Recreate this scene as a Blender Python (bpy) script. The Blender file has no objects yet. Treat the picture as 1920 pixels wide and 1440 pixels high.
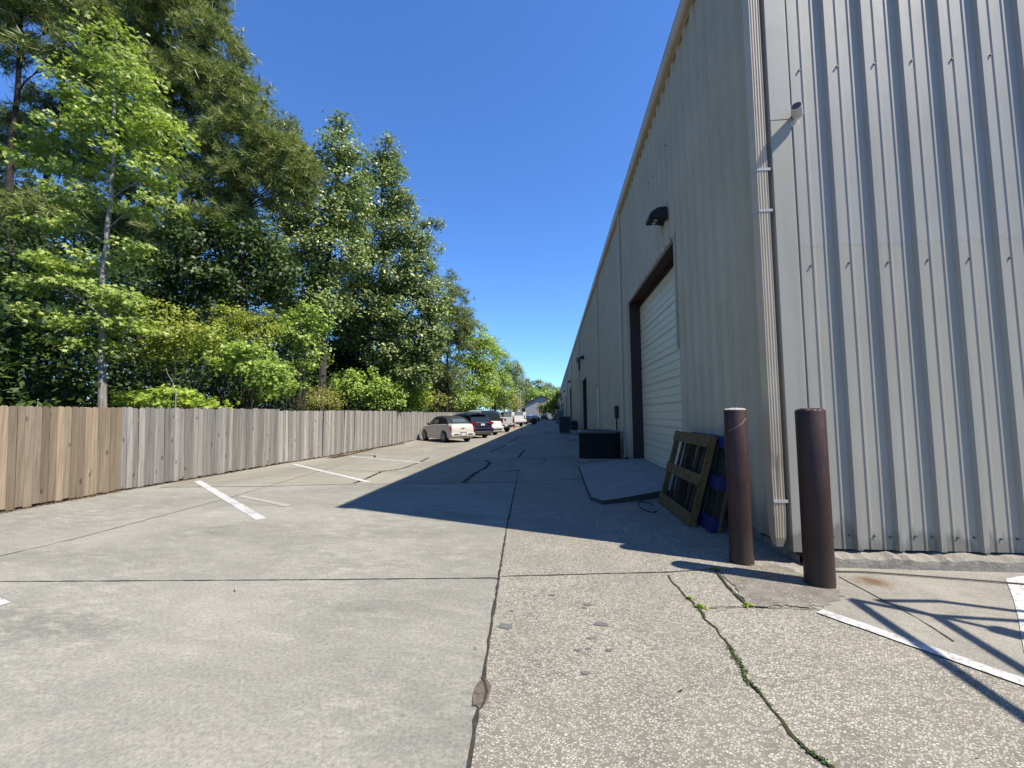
import bpy, math, random
import numpy as np
from mathutils import Vector, Matrix
R = math.radians
random.seed(7); rng = np.random.default_rng(11)
C = bpy.context.scene.collection
SC = bpy.context.scene

# ------------------------------------------------------------------ camera (survey of the photograph)
FPX, CAMH = 780.0, 1.62
PITCH, YAW, ROLL = R(4.1796), R(5.4778), 0.006
cp, sp, cy, sy = math.cos(PITCH), math.sin(PITCH), math.cos(YAW), math.sin(YAW)
Fv = Vector((-sy*cp, cy*cp, sp)); Rv0 = Vector((cy, sy, 0)); Uv0 = Rv0.cross(Fv)
Rv = Rv0*math.cos(ROLL) - Uv0*math.sin(ROLL); Uv = Rv0*math.sin(ROLL) + Uv0*math.cos(ROLL)
EYE = Vector((0, 0, CAMH))
cam = bpy.data.cameras.new('camera'); cam.sensor_width = 36; cam.lens = FPX*36/1920
cam.clip_end = 3000; cam.clip_start = .05
camo = bpy.data.objects.new('camera', cam); C.objects.link(camo)
camo.matrix_world = Matrix(((Rv.x, Uv.x, -Fv.x, 0), (Rv.y, Uv.y, -Fv.y, 0), (Rv.z, Uv.z, -Fv.z, CAMH), (0, 0, 0, 1)))
SC.camera = camo
def ray(px, py): return Fv + Rv*((px-960)/FPX) - Uv*((py-720)/FPX)
def G(px, py, z=0.0):
    d = ray(px, py); return EYE + d*((z-CAMH)/d.z)
def AY(px, py, Y):
    d = ray(px, py); return EYE + d*(Y/d.y)

# ------------------------------------------------------------------ node helpers
REFL = .56
class NT:
    def __init__(s, name, rough=.8, metal=0.0, spec=.5):
        s.m = bpy.data.materials.new(name); s.m.use_nodes = True
        s.t = s.m.node_tree; s.b = s.t.nodes['Principled BSDF']
        s.b.inputs['Roughness'].default_value = rough; s.b.inputs['Metallic'].default_value = metal
        s.b.inputs['Specular IOR Level'].default_value = spec
    def n(s, ty, **kw):
        x = s.t.nodes.new(ty)
        for k, v in kw.items():
            if k.startswith('_'): setattr(x, k[1:], v)
            else: x.inputs[k.replace('_', ' ')].default_value = v
        return x
    def l(s, a, b): s.t.links.new(a, b)
    def pos(s): return s.n('ShaderNodeNewGeometry').outputs['Position']
    def obj(s): return s.n('ShaderNodeTexCoord').outputs['Object']
    def isl(s): return s.n('ShaderNodeNewGeometry').outputs['Random Per Island']
    def mp(s, v, scale=(1, 1, 1), rot=(0, 0, 0), loc=(0, 0, 0)):
        x = s.n('ShaderNodeMapping', Scale=scale, Rotation=rot, Location=loc); s.l(v, x.inputs['Vector']); return x.outputs[0]
    def noise(s, v, sc, det=4, rough=.55, dist=0):
        x = s.n('ShaderNodeTexNoise', Scale=sc, Detail=det, Roughness=rough, Distortion=dist); s.l(v, x.inputs['Vector']); return x.outputs['Fac']
    def vor(s, v, sc, feat='F1', rnd=1.0):
        x = s.n('ShaderNodeTexVoronoi', _feature=feat, Scale=sc, Randomness=rnd); s.l(v, x.inputs['Vector']); return x
    def ramp(s, f, stops, interp='LINEAR'):
        x = s.n('ShaderNodeValToRGB'); x.color_ramp.interpolation = interp
        e = x.color_ramp.elements
        while len(e) < len(stops): e.new(.5)
        for i, (p, c) in enumerate(stops):
            e[i].position = p
            c = (c, c, c) if not isinstance(c, (tuple, list)) else c
            e[i].color = (*c, 1)
        s.l(f, x.inputs[0]); return x.outputs[0]
    def mix(s, f, a, b, mode='MIX'):
        x = s.n('ShaderNodeMix', _data_type='RGBA', _blend_type=mode)
        for v, i in ((f, 0), (a, 6), (b, 7)):
            if hasattr(v, 'links'): s.l(v, x.inputs[i])
            elif i == 0: x.inputs[0].default_value = v
            else: x.inputs[i].default_value = (*v, 1)
        return x.outputs[2]
    def math(s, op, a, b=0.0):
        x = s.n('ShaderNodeMath', _operation=op)
        for v, i in ((a, 0), (b, 1)):
            if hasattr(v, 'links'): s.l(v, x.inputs[i])
            else: x.inputs[i].default_value = v
        return x.outputs[0]
    def col(s, c, k=None):
        k = REFL if k is None else k          # reflectance calibration of the eyeballed colours
        if hasattr(c, 'links'): s.l(c if k == 1 else s.mix(1.0, c, (k, k, k), 'MULTIPLY'), s.b.inputs['Base Color'])
        else: s.b.inputs['Base Color'].default_value = (*[x*k for x in c], 1)
        return s
    def bump(s, h, st=.3, d=.02):
        x = s.n('ShaderNodeBump', Strength=st, Distance=d); s.l(h, x.inputs['Height']); s.l(x.outputs[0], s.b.inputs['Normal']); return s
    def rough(s, f, a, b):
        s.l(s.ramp(f, [(.3, a), (.7, b)]), s.b.inputs['Roughness']); return s

def plain(name, c, rough=.6, metal=0.0, var=.12, sc=3.0, spec=.5):
    t = NT(name, rough, metal, spec); v = t.obj()
    f = t.noise(v, sc, 5)
    lo = tuple(x*(1-var) for x in c); hi = tuple(min(1, x*(1+var)) for x in c)
    t.col(t.ramp(f, [(.3, lo), (.7, hi)])); return t.m

M = {}
# --- smooth concrete of the car park
t = NT('lot_concrete', .88, spec=.3); v = t.pos()
big = t.noise(t.mp(v, (.35, .8, 1), (0, 0, .6)), 1.0, 6, .6, .4)
med = t.noise(t.mp(v, (1, 2.3, 1), (0, 0, .75)), 3.2, 12, .82, .3)
fine = t.noise(v, 38, 6, .85)
base = t.ramp(big, [(.3, (.27, .258, .215)), (.52, (.395, .376, .315)), (.72, (.48, .455, .375))])
scuff = t.ramp(med, [(.47, 0.0), (.62, 1.0)])
patch = t.noise(v, .55, 4, .6)
scuff = t.math('MULTIPLY', scuff, t.ramp(t.noise(v, 75, 5, .8), [(.40, .15), (.58, 1.0)]))
scf = t.math('MULTIPLY', scuff, t.ramp(patch, [(.36, .15), (.60, .95)]))
c1 = t.mix(scf, base, (.70, .655, .535))
c1 = t.mix(t.ramp(t.noise(v, .9, 5, .7), [(.50, 0.0), (.78, .38)]), c1, (.27, .26, .225))
c1 = t.mix(.8, c1, t.ramp(fine, [(.36, .55), (.64, 1.3)]), 'MULTIPLY')
c1 = t.mix(t.ramp(t.noise(v, 220, 2, .8), [(.3, .35), (.46, 0.0)]), c1, (.2, .19, .18))
t.col(c1).bump(fine, .35, .006); M['lot'] = t.m
# --- older, patchy concrete further along
t = NT('old_concrete', .9, spec=.3); v = t.pos()
big = t.noise(t.mp(v, (.8, .25, 1)), .6, 6, .62, .3); fine = t.noise(v, 40, 3, .7)
c1 = t.ramp(big, [(.28, (.28, .26, .205)), (.5, (.395, .366, .29)), (.75, (.50, .46, .35))])
c1 = t.mix(t.ramp(t.noise(t.mp(v, (.35, 2, 1)), .8, 6, .7), [(.52, 0.0), (.75, .55)]), c1, (.22, .21, .19))
c1 = t.mix(.45, c1, t.ramp(fine, [(.3, .6), (.7, 1.15)]), 'MULTIPLY')
t.col(c1).bump(fine, .3, .006); M['old'] = t.m
# --- exposed aggregate with white shell chips
t = NT('shell_aggregate', .85, spec=.35); v = t.pos()
wv = t.n('ShaderNodeVectorMath', _operation='ADD')
nz = t.n('ShaderNodeTexNoise', Scale=38, Detail=2); t.l(v, nz.inputs['Vector'])
sc_ = t.n('ShaderNodeVectorMath', _operation='SCALE'); t.l(nz.outputs['Color'], sc_.inputs[0]); sc_.inputs['Scale'].default_value = .012
t.l(v, wv.inputs[0]); t.l(sc_.outputs[0], wv.inputs[1]); wvo = wv.outputs[0]
vv = t.vor(t.mp(wvo, (1, 1.35, 1), (0, 0, .5)), 57); ve = t.vor(t.mp(wvo, (1, 1.35, 1), (0, 0, .5)), 57, 'DISTANCE_TO_EDGE')
sep = t.n('ShaderNodeSeparateColor'); t.l(vv.outputs['Color'], sep.inputs[0])
keep = t.ramp(sep.outputs[0], [(.22, 0.0), (.30, 1.0)]); edge = t.ramp(ve.outputs['Distance'], [(.07, 0.0), (.17, 1.0)])
peb = t.math('MULTIPLY', keep, edge)
wear = t.noise(v, .9, 5, .65)
peb2 = t.math('MULTIPLY', peb, t.ramp(wear, [(.3, .55), (.62, 1.0)]))
matrix = t.ramp(t.noise(v, 3.0, 6, .65), [(.3, (.225, .20, .16)), (.7, (.335, .30, .23))])
pebc = t.ramp(sep.outputs[1], [(0, (.46, .42, .34)), (.5, (.64, .595, .49)), (1, (.78, .74, .63))])
c1 = t.mix(peb2, matrix, pebc)
c1 = t.mix(t.ramp(t.noise(v, 1.3, 5, .7), [(.56, 0.0), (.78, .3)]), c1, (.27, .25, .225))
c1 = t.mix(.35, c1, t.ramp(t.noise(v, 120, 2), [(.3, .6), (.7, 1.15)]), 'MULTIPLY')
t.col(c1).bump(t.math('MULTIPLY', peb, .8), .45, .008); M['agg'] = t.m
# --- sandy apron by the gable wall
t = NT('sandy_concrete', .9, spec=.3); v = t.pos(); fine = t.noise(v, 60, 4, .75)
c1 = t.ramp(t.noise(v, 1.6, 6, .6), [(.28, (.29, .27, .225)), (.72, (.47, .43, .355))])
va = t.vor(v, 60); c1 = t.mix(t.ramp(va.outputs['Distance'], [(.20, .8), (.34, 0.0)]), c1, (.60, .56, .48))
c1 = t.mix(t.ramp(t.noise(v, 4, 7, .75), [(.52, 0.0), (.66, .55)]), c1, (.27, .25, .215))
c1 = t.mix(.5, c1, t.ramp(fine, [(.3, .6), (.7, 1.2)]), 'MULTIPLY')
dd = t.n('ShaderNodeVectorMath', _operation='DISTANCE'); t.l(v, dd.inputs[0]); dd.inputs[1].default_value = (3.03, 4.42, 0)
rs = t.math('ADD', dd.outputs['Value'], t.math('MULTIPLY', t.noise(v, 9, 4), .22))
c1 = t.mix(t.ramp(rs, [(.14, .85), (.30, 0.0)]), c1, (.17, .085, .03))
t.col(c1).bump(fine, .35, .006); M['sandy'] = t.m
# dark worn patch by the bollards
t = NT('worn_concrete', .9, spec=.25); v = t.pos(); va = t.vor(v, 42)
c1 = t.ramp(t.noise(v, 5, 6, .7), [(.3, (.17, .15, .125)), (.7, (.34, .305, .25))])
sepw = t.n('ShaderNodeSeparateColor'); t.l(va.outputs['Color'], sepw.inputs[0])
chip = t.math('MULTIPLY', t.ramp(va.outputs['Distance'], [(.28, 1.0), (.4, 0.0)]), t.ramp(sepw.outputs[0], [(.34, 0.0), (.42, 1.0)]))
c1 = t.mix(t.math('MULTIPLY', chip, t.ramp(t.noise(v, 3.5, 3), [(.4, .15), (.6, .95)])), c1, (.58, .54, .46))
t.col(c1).bump(t.noise(v, 50, 3), .4, .008); M['worn'] = t.m
t = NT('ramp_concrete', .9, spec=.3); v = t.pos()
c1 = t.ramp(t.noise(v, 2.2, 7, .65), [(.3, (.33, .325, .30)), (.7, (.47, .455, .41))])
t.col(c1).bump(t.noise(v, 40, 4), .3, .006); M['ramp'] = t.m
t = NT('soil', .95, spec=.2); v = t.pos()
c1 = t.ramp(t.noise(v, 1.5, 8, .7), [(.3, (.035, .028, .018)), (.55, (.075, .055, .032)), (.75, (.05, .065, .022))])
t.col(c1).bump(t.noise(v, 9, 6), .8, .05); M['soil'] = t.m
def line_mat(name, a, b, sc=30, rough=.95):
    t = NT(name, rough, spec=.2); t.col(t.ramp(t.noise(t.pos(), sc, 5, .7), [(.3, a), (.7, b)])); return t.m
M['joint'] = line_mat('joint_dirt', (.035, .03, .024), (.10, .09, .075))
M['crackm'] = line_mat('moss_dirt', (.03, .028, .015), (.10, .10, .035), 22)
M['stain'] = line_mat('dark_mottle', (.05, .048, .045), (.15, .145, .13), 14)
M['tar'] = line_mat('tar_stain', (.15, .148, .14), (.25, .245, .23), 25)
M['spall'] = line_mat('broken_edge', (.10, .075, .06), (.28, .23, .19), 30)
t = NT('road_paint', .75, spec=.4); v = t.pos()
w = t.math('MULTIPLY', t.ramp(t.noise(v, 30, 8, .8), [(.41, .1), (.50, 1.0)]), t.ramp(t.noise(v, 4, 5, .7), [(.33, .3), (.48, 1.0)]))
t.col(t.mix(w, (.36, .345, .31), t.ramp(t.noise(v, 4, 4), [(.3, (.70, .69, .65)), (.7, (.86, .85, .81))]))); M['paint'] = t.m
t = NT('faded_paint', .85, spec=.3); v = t.pos()
w = t.ramp(t.noise(v, 22, 6, .75), [(.42, 0.0), (.62, 1.0)])
t.col(t.mix(w, (.40, .375, .315), (.60, .57, .49))); M['faded'] = t.m
# --- metal cladding
def clad(name, a, b, rough=.42, dirt=(.16, .15, .12), dirtz=1.3, streak=.35):
    t = NT(name, rough+.1, 0, .22); v = t.pos()
    c1 = t.ramp(t.noise(v, .7, 5, .6), [(.3, a), (.7, b)])
    st = t.noise(t.mp(v, (9, 9, .35)), 1.0, 6, .65)
    c1 = t.mix(t.ramp(st, [(.52, 0.0), (.8, streak)]), c1, dirt)
    sx = t.n('ShaderNodeSeparateXYZ'); t.l(v, sx.inputs[0])
    low = t.math('ADD', sx.outputs[2], t.math('MULTIPLY', t.noise(t.mp(v, (4, 4, 1.2)), 1.2, 5), 1.4))
    c1 = t.mix(t.ramp(t.math('DIVIDE', low, 4.0), [(.22, .55), (.22+dirtz/4, 0.0)]), c1, dirt)
    t.col(c1); t.rough(t.noise(v, 3, 4), rough+.02, rough+.2); t.bump(t.noise(v, 2.2, 3), .05, .02); return t.m
M['sidewall'] = clad('taupe_cladding', (.66, .58, .40), (.76, .67, .475), dirt=(.22, .205, .165), dirtz=.6, streak=.12)
M['endlow'] = clad('grey_cladding', (.50, .468, .385), (.565, .53, .445), dirtz=.15, streak=.22)
M['endhigh'] = clad('pale_blue_grey_cladding', (.50, .476, .42), (.565, .538, .48), dirtz=.05, streak=.15)
M['trim'] = plain('tan_trim', (.80, .65, .45), .45, var=.1, sc=1.2)
M['roofm'] = plain('galvanised_roof', (.45, .45, .43), .4, .3)
M['jamb'] = plain('dark_red_jamb', (.050, .016, .013), .6, var=.3)
M['door'] = plain('white_door_panel', (1.12, 1.0, .71), .45, var=.05, sc=2)
M['mandoor'] = plain('cream_steel_door', (.60, .585, .52), .5, var=.06)
M['dark'] = plain('dark_paint', (.012, .012, .013), .5)
M['wire'] = plain('black_rubber', (.012, .012, .012), .7)
t = NT('rough_footing', .92, spec=.25); v = t.pos()
c1 = t.ramp(t.noise(v, 4, 7, .7), [(.3, (.32, .29, .235)), (.7, (.54, .49, .405))])
drip = t.ramp(t.noise(t.mp(v, (16, 16, .6)), 1, 4, .7), [(.6, 0.0), (.68, .6)])
t.col(t.mix(drip, c1, (.45, .42, .36))).bump(t.noise(v, 18, 6, .75), .9, .03); M['footing'] = t.m
M['strap'] = plain('white_strap', (.60, .60, .58), .4)
t = NT('rusty_brown_paint', .5, spec=.4); v = t.obj()
c1 = t.ramp(t.noise(v, 3.5, 7, .7), [(.3, (.026, .0075, .006)), (.6, (.048, .0145, .011)), (.8, (.085, .03, .021))])
scr = t.noise(t.mp(v, (9, 9, 4)), 1.6, 10, .85)
c1 = t.mix(t.ramp(scr, [(.60, 0.0), (.66, .8)]), c1, (.26, .17, .12))
c1 = t.mix(t.ramp(t.noise(t.mp(v, (2.5, 2.5, .7), (0, 0, 0), (3, 1, 2)), 1.5, 7, .7), [(.54, 0.0), (.70, .5)]), c1, (.10, .045, .028))
sx = t.n('ShaderNodeSeparateXYZ'); t.l(v, sx.inputs[0])
c1 = t.mix(t.ramp(t.math('ADD', sx.outputs[2], t.math('MULTIPLY', t.noise(v, 6, 5), .4)), [(.25, .75), (.62, 0.0)]), c1, (.07, .047, .027))
t.col(c1).bump(scr, .25, .01); t.rough(scr, .38, .7); M['bollard'] = t.m
M['gougem'] = plain('scraped_paint', (.36, .27, .21), .8, var=.4, sc=30)
M['mortar'] = plain('mortar', (.50, .46, .41), .9, var=.25, sc=20)
# --- wood
def wood(name, stops, grain=(14, 14, .5), island=True, rough=.85):
    t = NT(name, rough, spec=.2); v = t.obj()
    ad = t.n('ShaderNodeVectorMath', _operation='ADD'); t.l(v, ad.inputs[0])
    if island:
        i = t.isl(); cb = t.n('ShaderNodeCombineXYZ')
        for k, mul in ((0, 13.0), (1, 29.0), (2, 41.0)): t.l(t.math('MULTIPLY', i, mul), cb.inputs[k])
        t.l(cb.outputs[0], ad.inputs[1])
    vv = ad.outputs[0]
    g = t.noise(t.mp(vv, grain), 1.6, 8, .72, .35)
    c1 = t.ramp(g, [(.28, stops[0]), (.5, stops[1]), (.74, stops[2])])
    if island:
        c1 = t.mix(.75, c1, t.ramp(t.isl(), [(0, (.55, .53, .51)), (.5, (.92, .92, .93)), (1, (1.32, 1.28, 1.22))]), 'MULTIPLY')
    kn = t.vor(t.mp(vv, (4.5, 4.5, 2.1)), 1.0)
    c1 = t.mix(t.ramp(kn.outputs['Distance'], [(.07, .75), (.15, 0.0)]), c1, tuple(x*.35 for x in stops[0]))
    t.col(c1).bump(g, .4, .004); return t.m
M['tanwood'] = wood('tan_pine_board', ((.225, .168, .113), (.365, .285, .20), (.51, .418, .315)))
M['greywood'] = wood('weathered_grey_board', ((.19, .178, .158), (.335, .316, .286), (.475, .45, .412)))
M['palewood'] = wood('bleached_grey_board', ((.25, .228, .20), (.405, .382, .348), (.585, .555, .508)))
M['pallet'] = wood('pallet_timber', ((.11, .065, .025), (.24, .16, .065), (.40, .29, .135)), (5, 5, 5))
M['palletd'] = wood('old_pallet_timber', ((.04, .032, .022), (.08, .062, .042), (.13, .105, .07)), (5, 5, 5))
M['bluew'] = plain('blue_pallet_paint', (.010, .014, .13), .7, var=.4, sc=12)
M['greenw'] = plain('dark_green_pallet_paint', (.015, .06, .05), .7, var=.4, sc=12)
M['ac'] = plain('condenser_black', (.040, .040, .040), .55)
M['ac_top'] = plain('condenser_rim', (.12, .12, .115), .5)
M['binm'] = plain('dark_brown_bin', (.03, .024, .022), .6)
M['greenbox'] = plain('pale_green_cabinet', (.16, .23, .21), .6)
# --- vehicles
def paintm(name, c, metal=.0, rough=.28):
    t = NT(name, rough, metal, .5); t.b.inputs['Coat Weight'].default_value = .6; t.b.inputs['Coat Roughness'].default_value = .05
    t.col(t.ramp(t.noise(t.obj(), 1.2, 3), [(.3, tuple(x*.95 for x in c)), (.7, c)])); return t.m
M['champagne'] = paintm('champagne_paint', (.74, .70, .61), .08)
M['navy'] = paintm('navy_paint', (.007, .012, .045), .1)
M['white'] = paintm('white_paint', (.95, .95, .93))
M['silver'] = paintm('silver_paint', (.72, .73, .74), .12)
M['charcoal'] = paintm('charcoal_paint', (.03, .032, .036), .3)
M['softtop'] = plain('black_canvas', (.017, .018, .016), .85)
t = NT('tinted_glass', .06, 0, .6); t.col((.022, .03, .032)); M['glass'] = t.m
t = NT('pale_glass', .06, 0, .8); t.col((.11, .15, .145)); M['pglass'] = t.m
M['tyre'] = plain('tyre_rubber', (.016, .016, .016), .85)
M['rim'] = plain('alloy_rim', (.52, .52, .52), .3, .7)
M['chrome'] = plain('chrome', (.6, .6, .6), .2, .9, var=.05)
M['plastic'] = plain('black_plastic', (.022, .022, .023), .6)
t = NT('red_lens', .15, 0, .6); t.col((.32, .012, .014)); M['redlens'] = t.m
M['plate'] = plain('licence_plate', (.70, .70, .68), .5)
M['orange'] = plain('orange_cone', (.75, .11, .03), .6)
M['polew'] = plain('pale_pole', (.56, .54, .48), .8)
M['siding'] = plain('grey_stucco', (.52, .50, .50), .9, var=.12, sc=1.5)
M['shingle'] = plain('dark_shingle', (.075, .078, .085), .9, var=.2)
M['camw'] = plain('white_plastic', (.78, .78, .77), .4)
M['lens'] = plain('lamp_lens', (.75, .75, .70), .3)
M['brownlens'] = plain('dark_camera_face', (.035, .02, .014), .35)
M['steel'] = plain('painted_steel', (.12, .12, .125), .5)
# --- foliage
def leafm(name, a, b, c, tr=.35, rough=.5):
    t = NT(name, rough, 0, .35)
    f = t.noise(t.pos(), .55, 3); i = t.isl()
    c1 = t.ramp(i, [(0, a), (.55, b), (1, c)])
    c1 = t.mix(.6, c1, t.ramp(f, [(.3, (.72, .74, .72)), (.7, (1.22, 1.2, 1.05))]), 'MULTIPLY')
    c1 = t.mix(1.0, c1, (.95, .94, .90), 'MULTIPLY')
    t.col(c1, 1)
    ts = t.n('ShaderNodeBsdfTranslucent'); t.l(t.mix(1.0, c1, (1.15, 1.25, .6), 'MULTIPLY'), ts.inputs['Color'])
    mx = t.n('ShaderNodeMixShader', Fac=tr); out = t.t.nodes['Material Output']
    t.l(t.b.outputs[0], mx.inputs[1]); t.l(ts.outputs[0], mx.inputs[2]); t.l(mx.outputs[0], out.inputs['Surface']); return t.m
M['lf_gum'] = leafm('sweetgum_leaf', (.18, .26, .05), (.31, .39, .085), (.47, .53, .19), .4)
M['lf_pine'] = leafm('pine_needle', (.11, .145, .04), (.20, .24, .07), (.33, .355, .14), .25, .45)
M['lf_oak'] = leafm('oak_leaf', (0.119, 0.167, 0.053), (0.214, 0.283, 0.093), (0.408, 0.458, 0.198), .25, .36)
M['lf_oak2'] = leafm('dull_oak_leaf', (0.107, 0.156, 0.050), (0.205, 0.264, 0.083), (0.365, 0.410, 0.178), .25, .38)
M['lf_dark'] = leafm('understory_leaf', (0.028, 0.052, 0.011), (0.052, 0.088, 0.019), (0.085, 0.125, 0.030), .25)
M['lf_yel'] = leafm('yellow_green_leaf', (.15, .20, .025), (.27, .31, .04), (.40, .42, .09), .35)
M['lf_bush'] = leafm('broad_bush_leaf', (0.132, 0.220, 0.036), (0.245, 0.355, 0.061), (0.415, 0.507, 0.130), .3, .4)
M['lf_vine'] = leafm('vine_leaf', (0.161, 0.254, 0.033), (0.283, 0.381, 0.045), (0.434, 0.507, 0.090), .35)
M['lf_olive'] = leafm('olive_shrub_leaf', (0.170, 0.178, 0.045), (0.283, 0.280, 0.069), (0.377, 0.355, 0.106), .3)
M['lf_far'] = leafm('distant_leaf', (0.113, 0.144, 0.057), (0.180, 0.212, 0.081), (0.264, 0.280, 0.114), .2)
def bark(name, a, b, c, sc=3):
    t = NT(name, .9, spec=.2); v = t.pos(); g = t.noise(t.mp(v, (6, 6, 1.3)), sc, 7, .72)
    t.col(t.ramp(g, [(.3, a), (.5, b), (.72, c)])).bump(g, .8, .03); return t.m
M['bk_gum'] = bark('pale_bark', (.16, .145, .115), (.36, .33, .28), (.52, .49, .43), 2)
M['bk_pine'] = bark('pine_bark', (.03, .023, .019), (.07, .052, .042), (.13, .10, .08))
M['bk_oak'] = bark('grey_bark', (.04, .035, .03), (.09, .08, .068), (.16, .145, .125))
M['straw'] = line_mat('pine_straw_litter', (.10, .055, .018), (.24, .15, .06), 40)

# ------------------------------------------------------------------ mesh helpers
class MB:
    def __init__(s, origin=(0, 0, 0)): s.v = []; s.f = []; s.o = Vector(origin)
    def add(s, vs, fs):
        b = len(s.v); s.v += [tuple(Vector(p)-s.o) for p in vs]; s.f += [tuple(b+i for i in f) for f in fs]
    def box(s, x0, x1, y0, y1, z0, z1, mat=None):
        vs = [(x, y, z) for z in (z0, z1) for y in (y0, y1) for x in (x0, x1)]
        if mat is not None: vs = [mat @ Vector(p) for p in vs]
        s.add(vs, [(0, 2, 3, 1), (4, 5, 7, 6), (0, 1, 5, 4), (2, 6, 7, 3), (0, 4, 6, 2), (1, 3, 7, 5)])
    def tube(s, pts, rad, n=8, cap=True):
        pts = [Vector(p) for p in pts]; k = len(pts)
        if not isinstance(rad, (list, tuple)): rad = [rad]*k
        vs = []; fs = []; u = None
        for i, p in enumerate(pts):
            d = (pts[min(i+1, k-1)]-pts[max(i-1, 0)]).normalized()
            if u is None: u = d.cross(Vector((.31, .27, .91) if abs(d.z) < .9 else (1, .1, 0))).normalized()
            else: u = (u-d*u.dot(d)).normalized()
            w = d.cross(u)
            for j in range(n):
                a = 2*math.pi*j/n; vs.append(p+(u*math.cos(a)+w*math.sin(a))*rad[i])
        for i in range(k-1):
            for j in range(n):
                a = i*n+j; b = i*n+(j+1) % n; fs.append((a, b, b+n, a+n))
        if cap: fs.append(tuple(reversed(range(n)))); fs.append(tuple(range((k-1)*n, k*n)))
        s.add(vs, fs)
    def prism(s, poly, a, b, f):
        """poly of (u,v); f(u,v,w) -> xyz; extruded w from a to b"""
        n = len(poly); vs = [f(u, v, a) for u, v in poly]+[f(u, v, b) for u, v in poly]
        s.add(vs, [tuple(reversed(range(n))), tuple(range(n, 2*n))]+[(i, (i+1) % n, n+(i+1) % n, n+i) for i in range(n)])
    def loft(s, secs, close=True, cap=True):
        n = len(secs[0]); vs = [p for q in secs for p in q]; fs = []
        for i in range(len(secs)-1):
            for j in range(n if close else n-1):
                a = i*n+j; b = i*n+(j+1) % n; fs.append((a, b, b+n, a+n))
        if cap: fs.append(tuple(reversed(range(n)))); fs.append(tuple(range((len(secs)-1)*n, len(secs)*n)))
        s.add(vs, fs)
    def build(s, name, mat, parent=None, smooth=False, bevel=0, label=None, fix=True):
        me = bpy.data.meshes.new(name); me.from_pydata(s.v, [], s.f)
        if fix:
            import bmesh
            bm = bmesh.new(); bm.from_mesh(me); bmesh.ops.recalc_face_normals(bm, faces=bm.faces); bm.to_mesh(me); bm.free()
        me.materials.append(mat)
        if smooth:
            me.polygons.foreach_set('use_smooth', [True]*len(me.polygons))
            me.set_sharp_from_angle(angle=R(38))
        o = bpy.data.objects.new(name, me); C.objects.link(o)
        if parent is not None: o.parent = parent
        elif s.o.length: o.location = s.o
        if bevel:
            b = o.modifiers.new('bevel', 'BEVEL'); b.width = bevel; b.segments = 2; b.limit_method = 'ANGLE'
        if label: o['label'] = label
        return o
def tag(o, label=None, cat=None, group=None, kind=None):
    for k, v in (('label', label), ('category', cat), ('group', group), ('kind', kind)):
        if v: o[k] = v
    return o
def empty(name, loc, label, cat, group=None, rz=0):
    o = bpy.data.objects.new(name, None); C.objects.link(o); o.location = loc; o.rotation_euler = (0, 0, rz)
    o.empty_display_size = .3
    return tag(o, label, cat, group)
def copy_tree(o, parent=None):
    c = o.copy(); C.objects.link(c)
    if parent is not None: c.parent = parent
    for ch in list(o.children): copy_tree(ch, c)
    return c
def struct(o, label, cat): return tag(o, label, cat, kind='structure')
def wig(p, a): return Vector((p[0]+random.uniform(-a, a), p[1]+random.uniform(-a, a), p[2] if len(p) > 2 else 0))
def ribbon(pts, w, z, step=.07, jit=.006, name='x', mat=None, wvar=.5):
    P = []
    for a, b in zip(pts[:-1], pts[1:]):
        n = max(1, int((b-a).length/step))
        for i in range(n): P.append(a.lerp(b, i/n))
    P.append(pts[-1]); vs = []; fs = []
    for i, p in enumerate(P):
        d = P[min(i+1, len(P)-1)]-P[max(i-1, 0)]; n = Vector((-d.y, d.x, 0)).normalized()
        ww = w*(1+random.uniform(-wvar, wvar)); q = wig(p, jit)
        vs += [(q.x-n.x*ww/2, q.y-n.y*ww/2, z), (q.x+n.x*ww/2, q.y+n.y*ww/2, z)]
    for i in range(len(P)-1): fs.append((2*i, 2*i+2, 2*i+3, 2*i+1))
    m = MB(); m.add(vs, fs); return m.build(name, mat, fix=False)
def patch(pts, z, name, mat, jit=0):
    m = MB(); q = [(p[0]+random.uniform(-jit, jit), p[1]+random.uniform(-jit, jit), z) for p in pts]
    m.add(q, [tuple(range(len(q)))]); o = m.build(name, mat, fix=False)
    if o.data.polygons[0].normal.z < 0: o.data.flip_normals()
    return o

# ------------------------------------------------------------------ ground
m = MB(); S = 1500; m.add([(-S, -S, -.012), (S, -S, -.012), (S, S, -.012), (-S, S, -.012)], [(0, 1, 2, 3)])
struct(m.build('ground', M['soil'], fix=False), 'dark leaf littered soil under the woods', 'ground')
WX, EY = 2.62, 4.9
FE = [(-9.55, -8), (-9.5, 0), (-9.42, 6.3), (-9.47, 8.4), (-9.28, 10.9), (-9.2, 13.5), (-8.85, 16), (-8.76, 19.7), (-8.78, 25.4), (-8.8, 34), (-8.5, 50), (-8.0, 75), (-7.4, 118)]
jA = [Vector((-.3, -8, 0)), Vector((-.36, 0, 0))]+[G(*p) for p in ((880, 1440), (886, 1395), (893, 1350), (905, 1290), (918, 1190), (925, 1150), (935, 1085), (950, 990), (968, 905))]
jA2 = jA
edge = [G(300, 914), G(500, 912), G(640, 908), G(830, 907)]
lot = [(p[0]-.05, p[1]) for p in FE if p[1] < 10.3]+[(-9.35, 10.15)]+[(p.x, p.y) for p in edge if p.x > -9.2]+[(jA[-1].x, jA[-1].y)]+[(p.x, p.y) for p in reversed(jA[:-1])]
struct(patch(lot, 0, 'parking_lot', M['lot']), 'smooth pale concrete parking bays in front of the fence', 'car park')
agg = [(p.x, p.y) for p in jA]+[(2.8, 10.05), (2.8, 5.2), (34, 5.2), (34, -8)]
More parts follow.
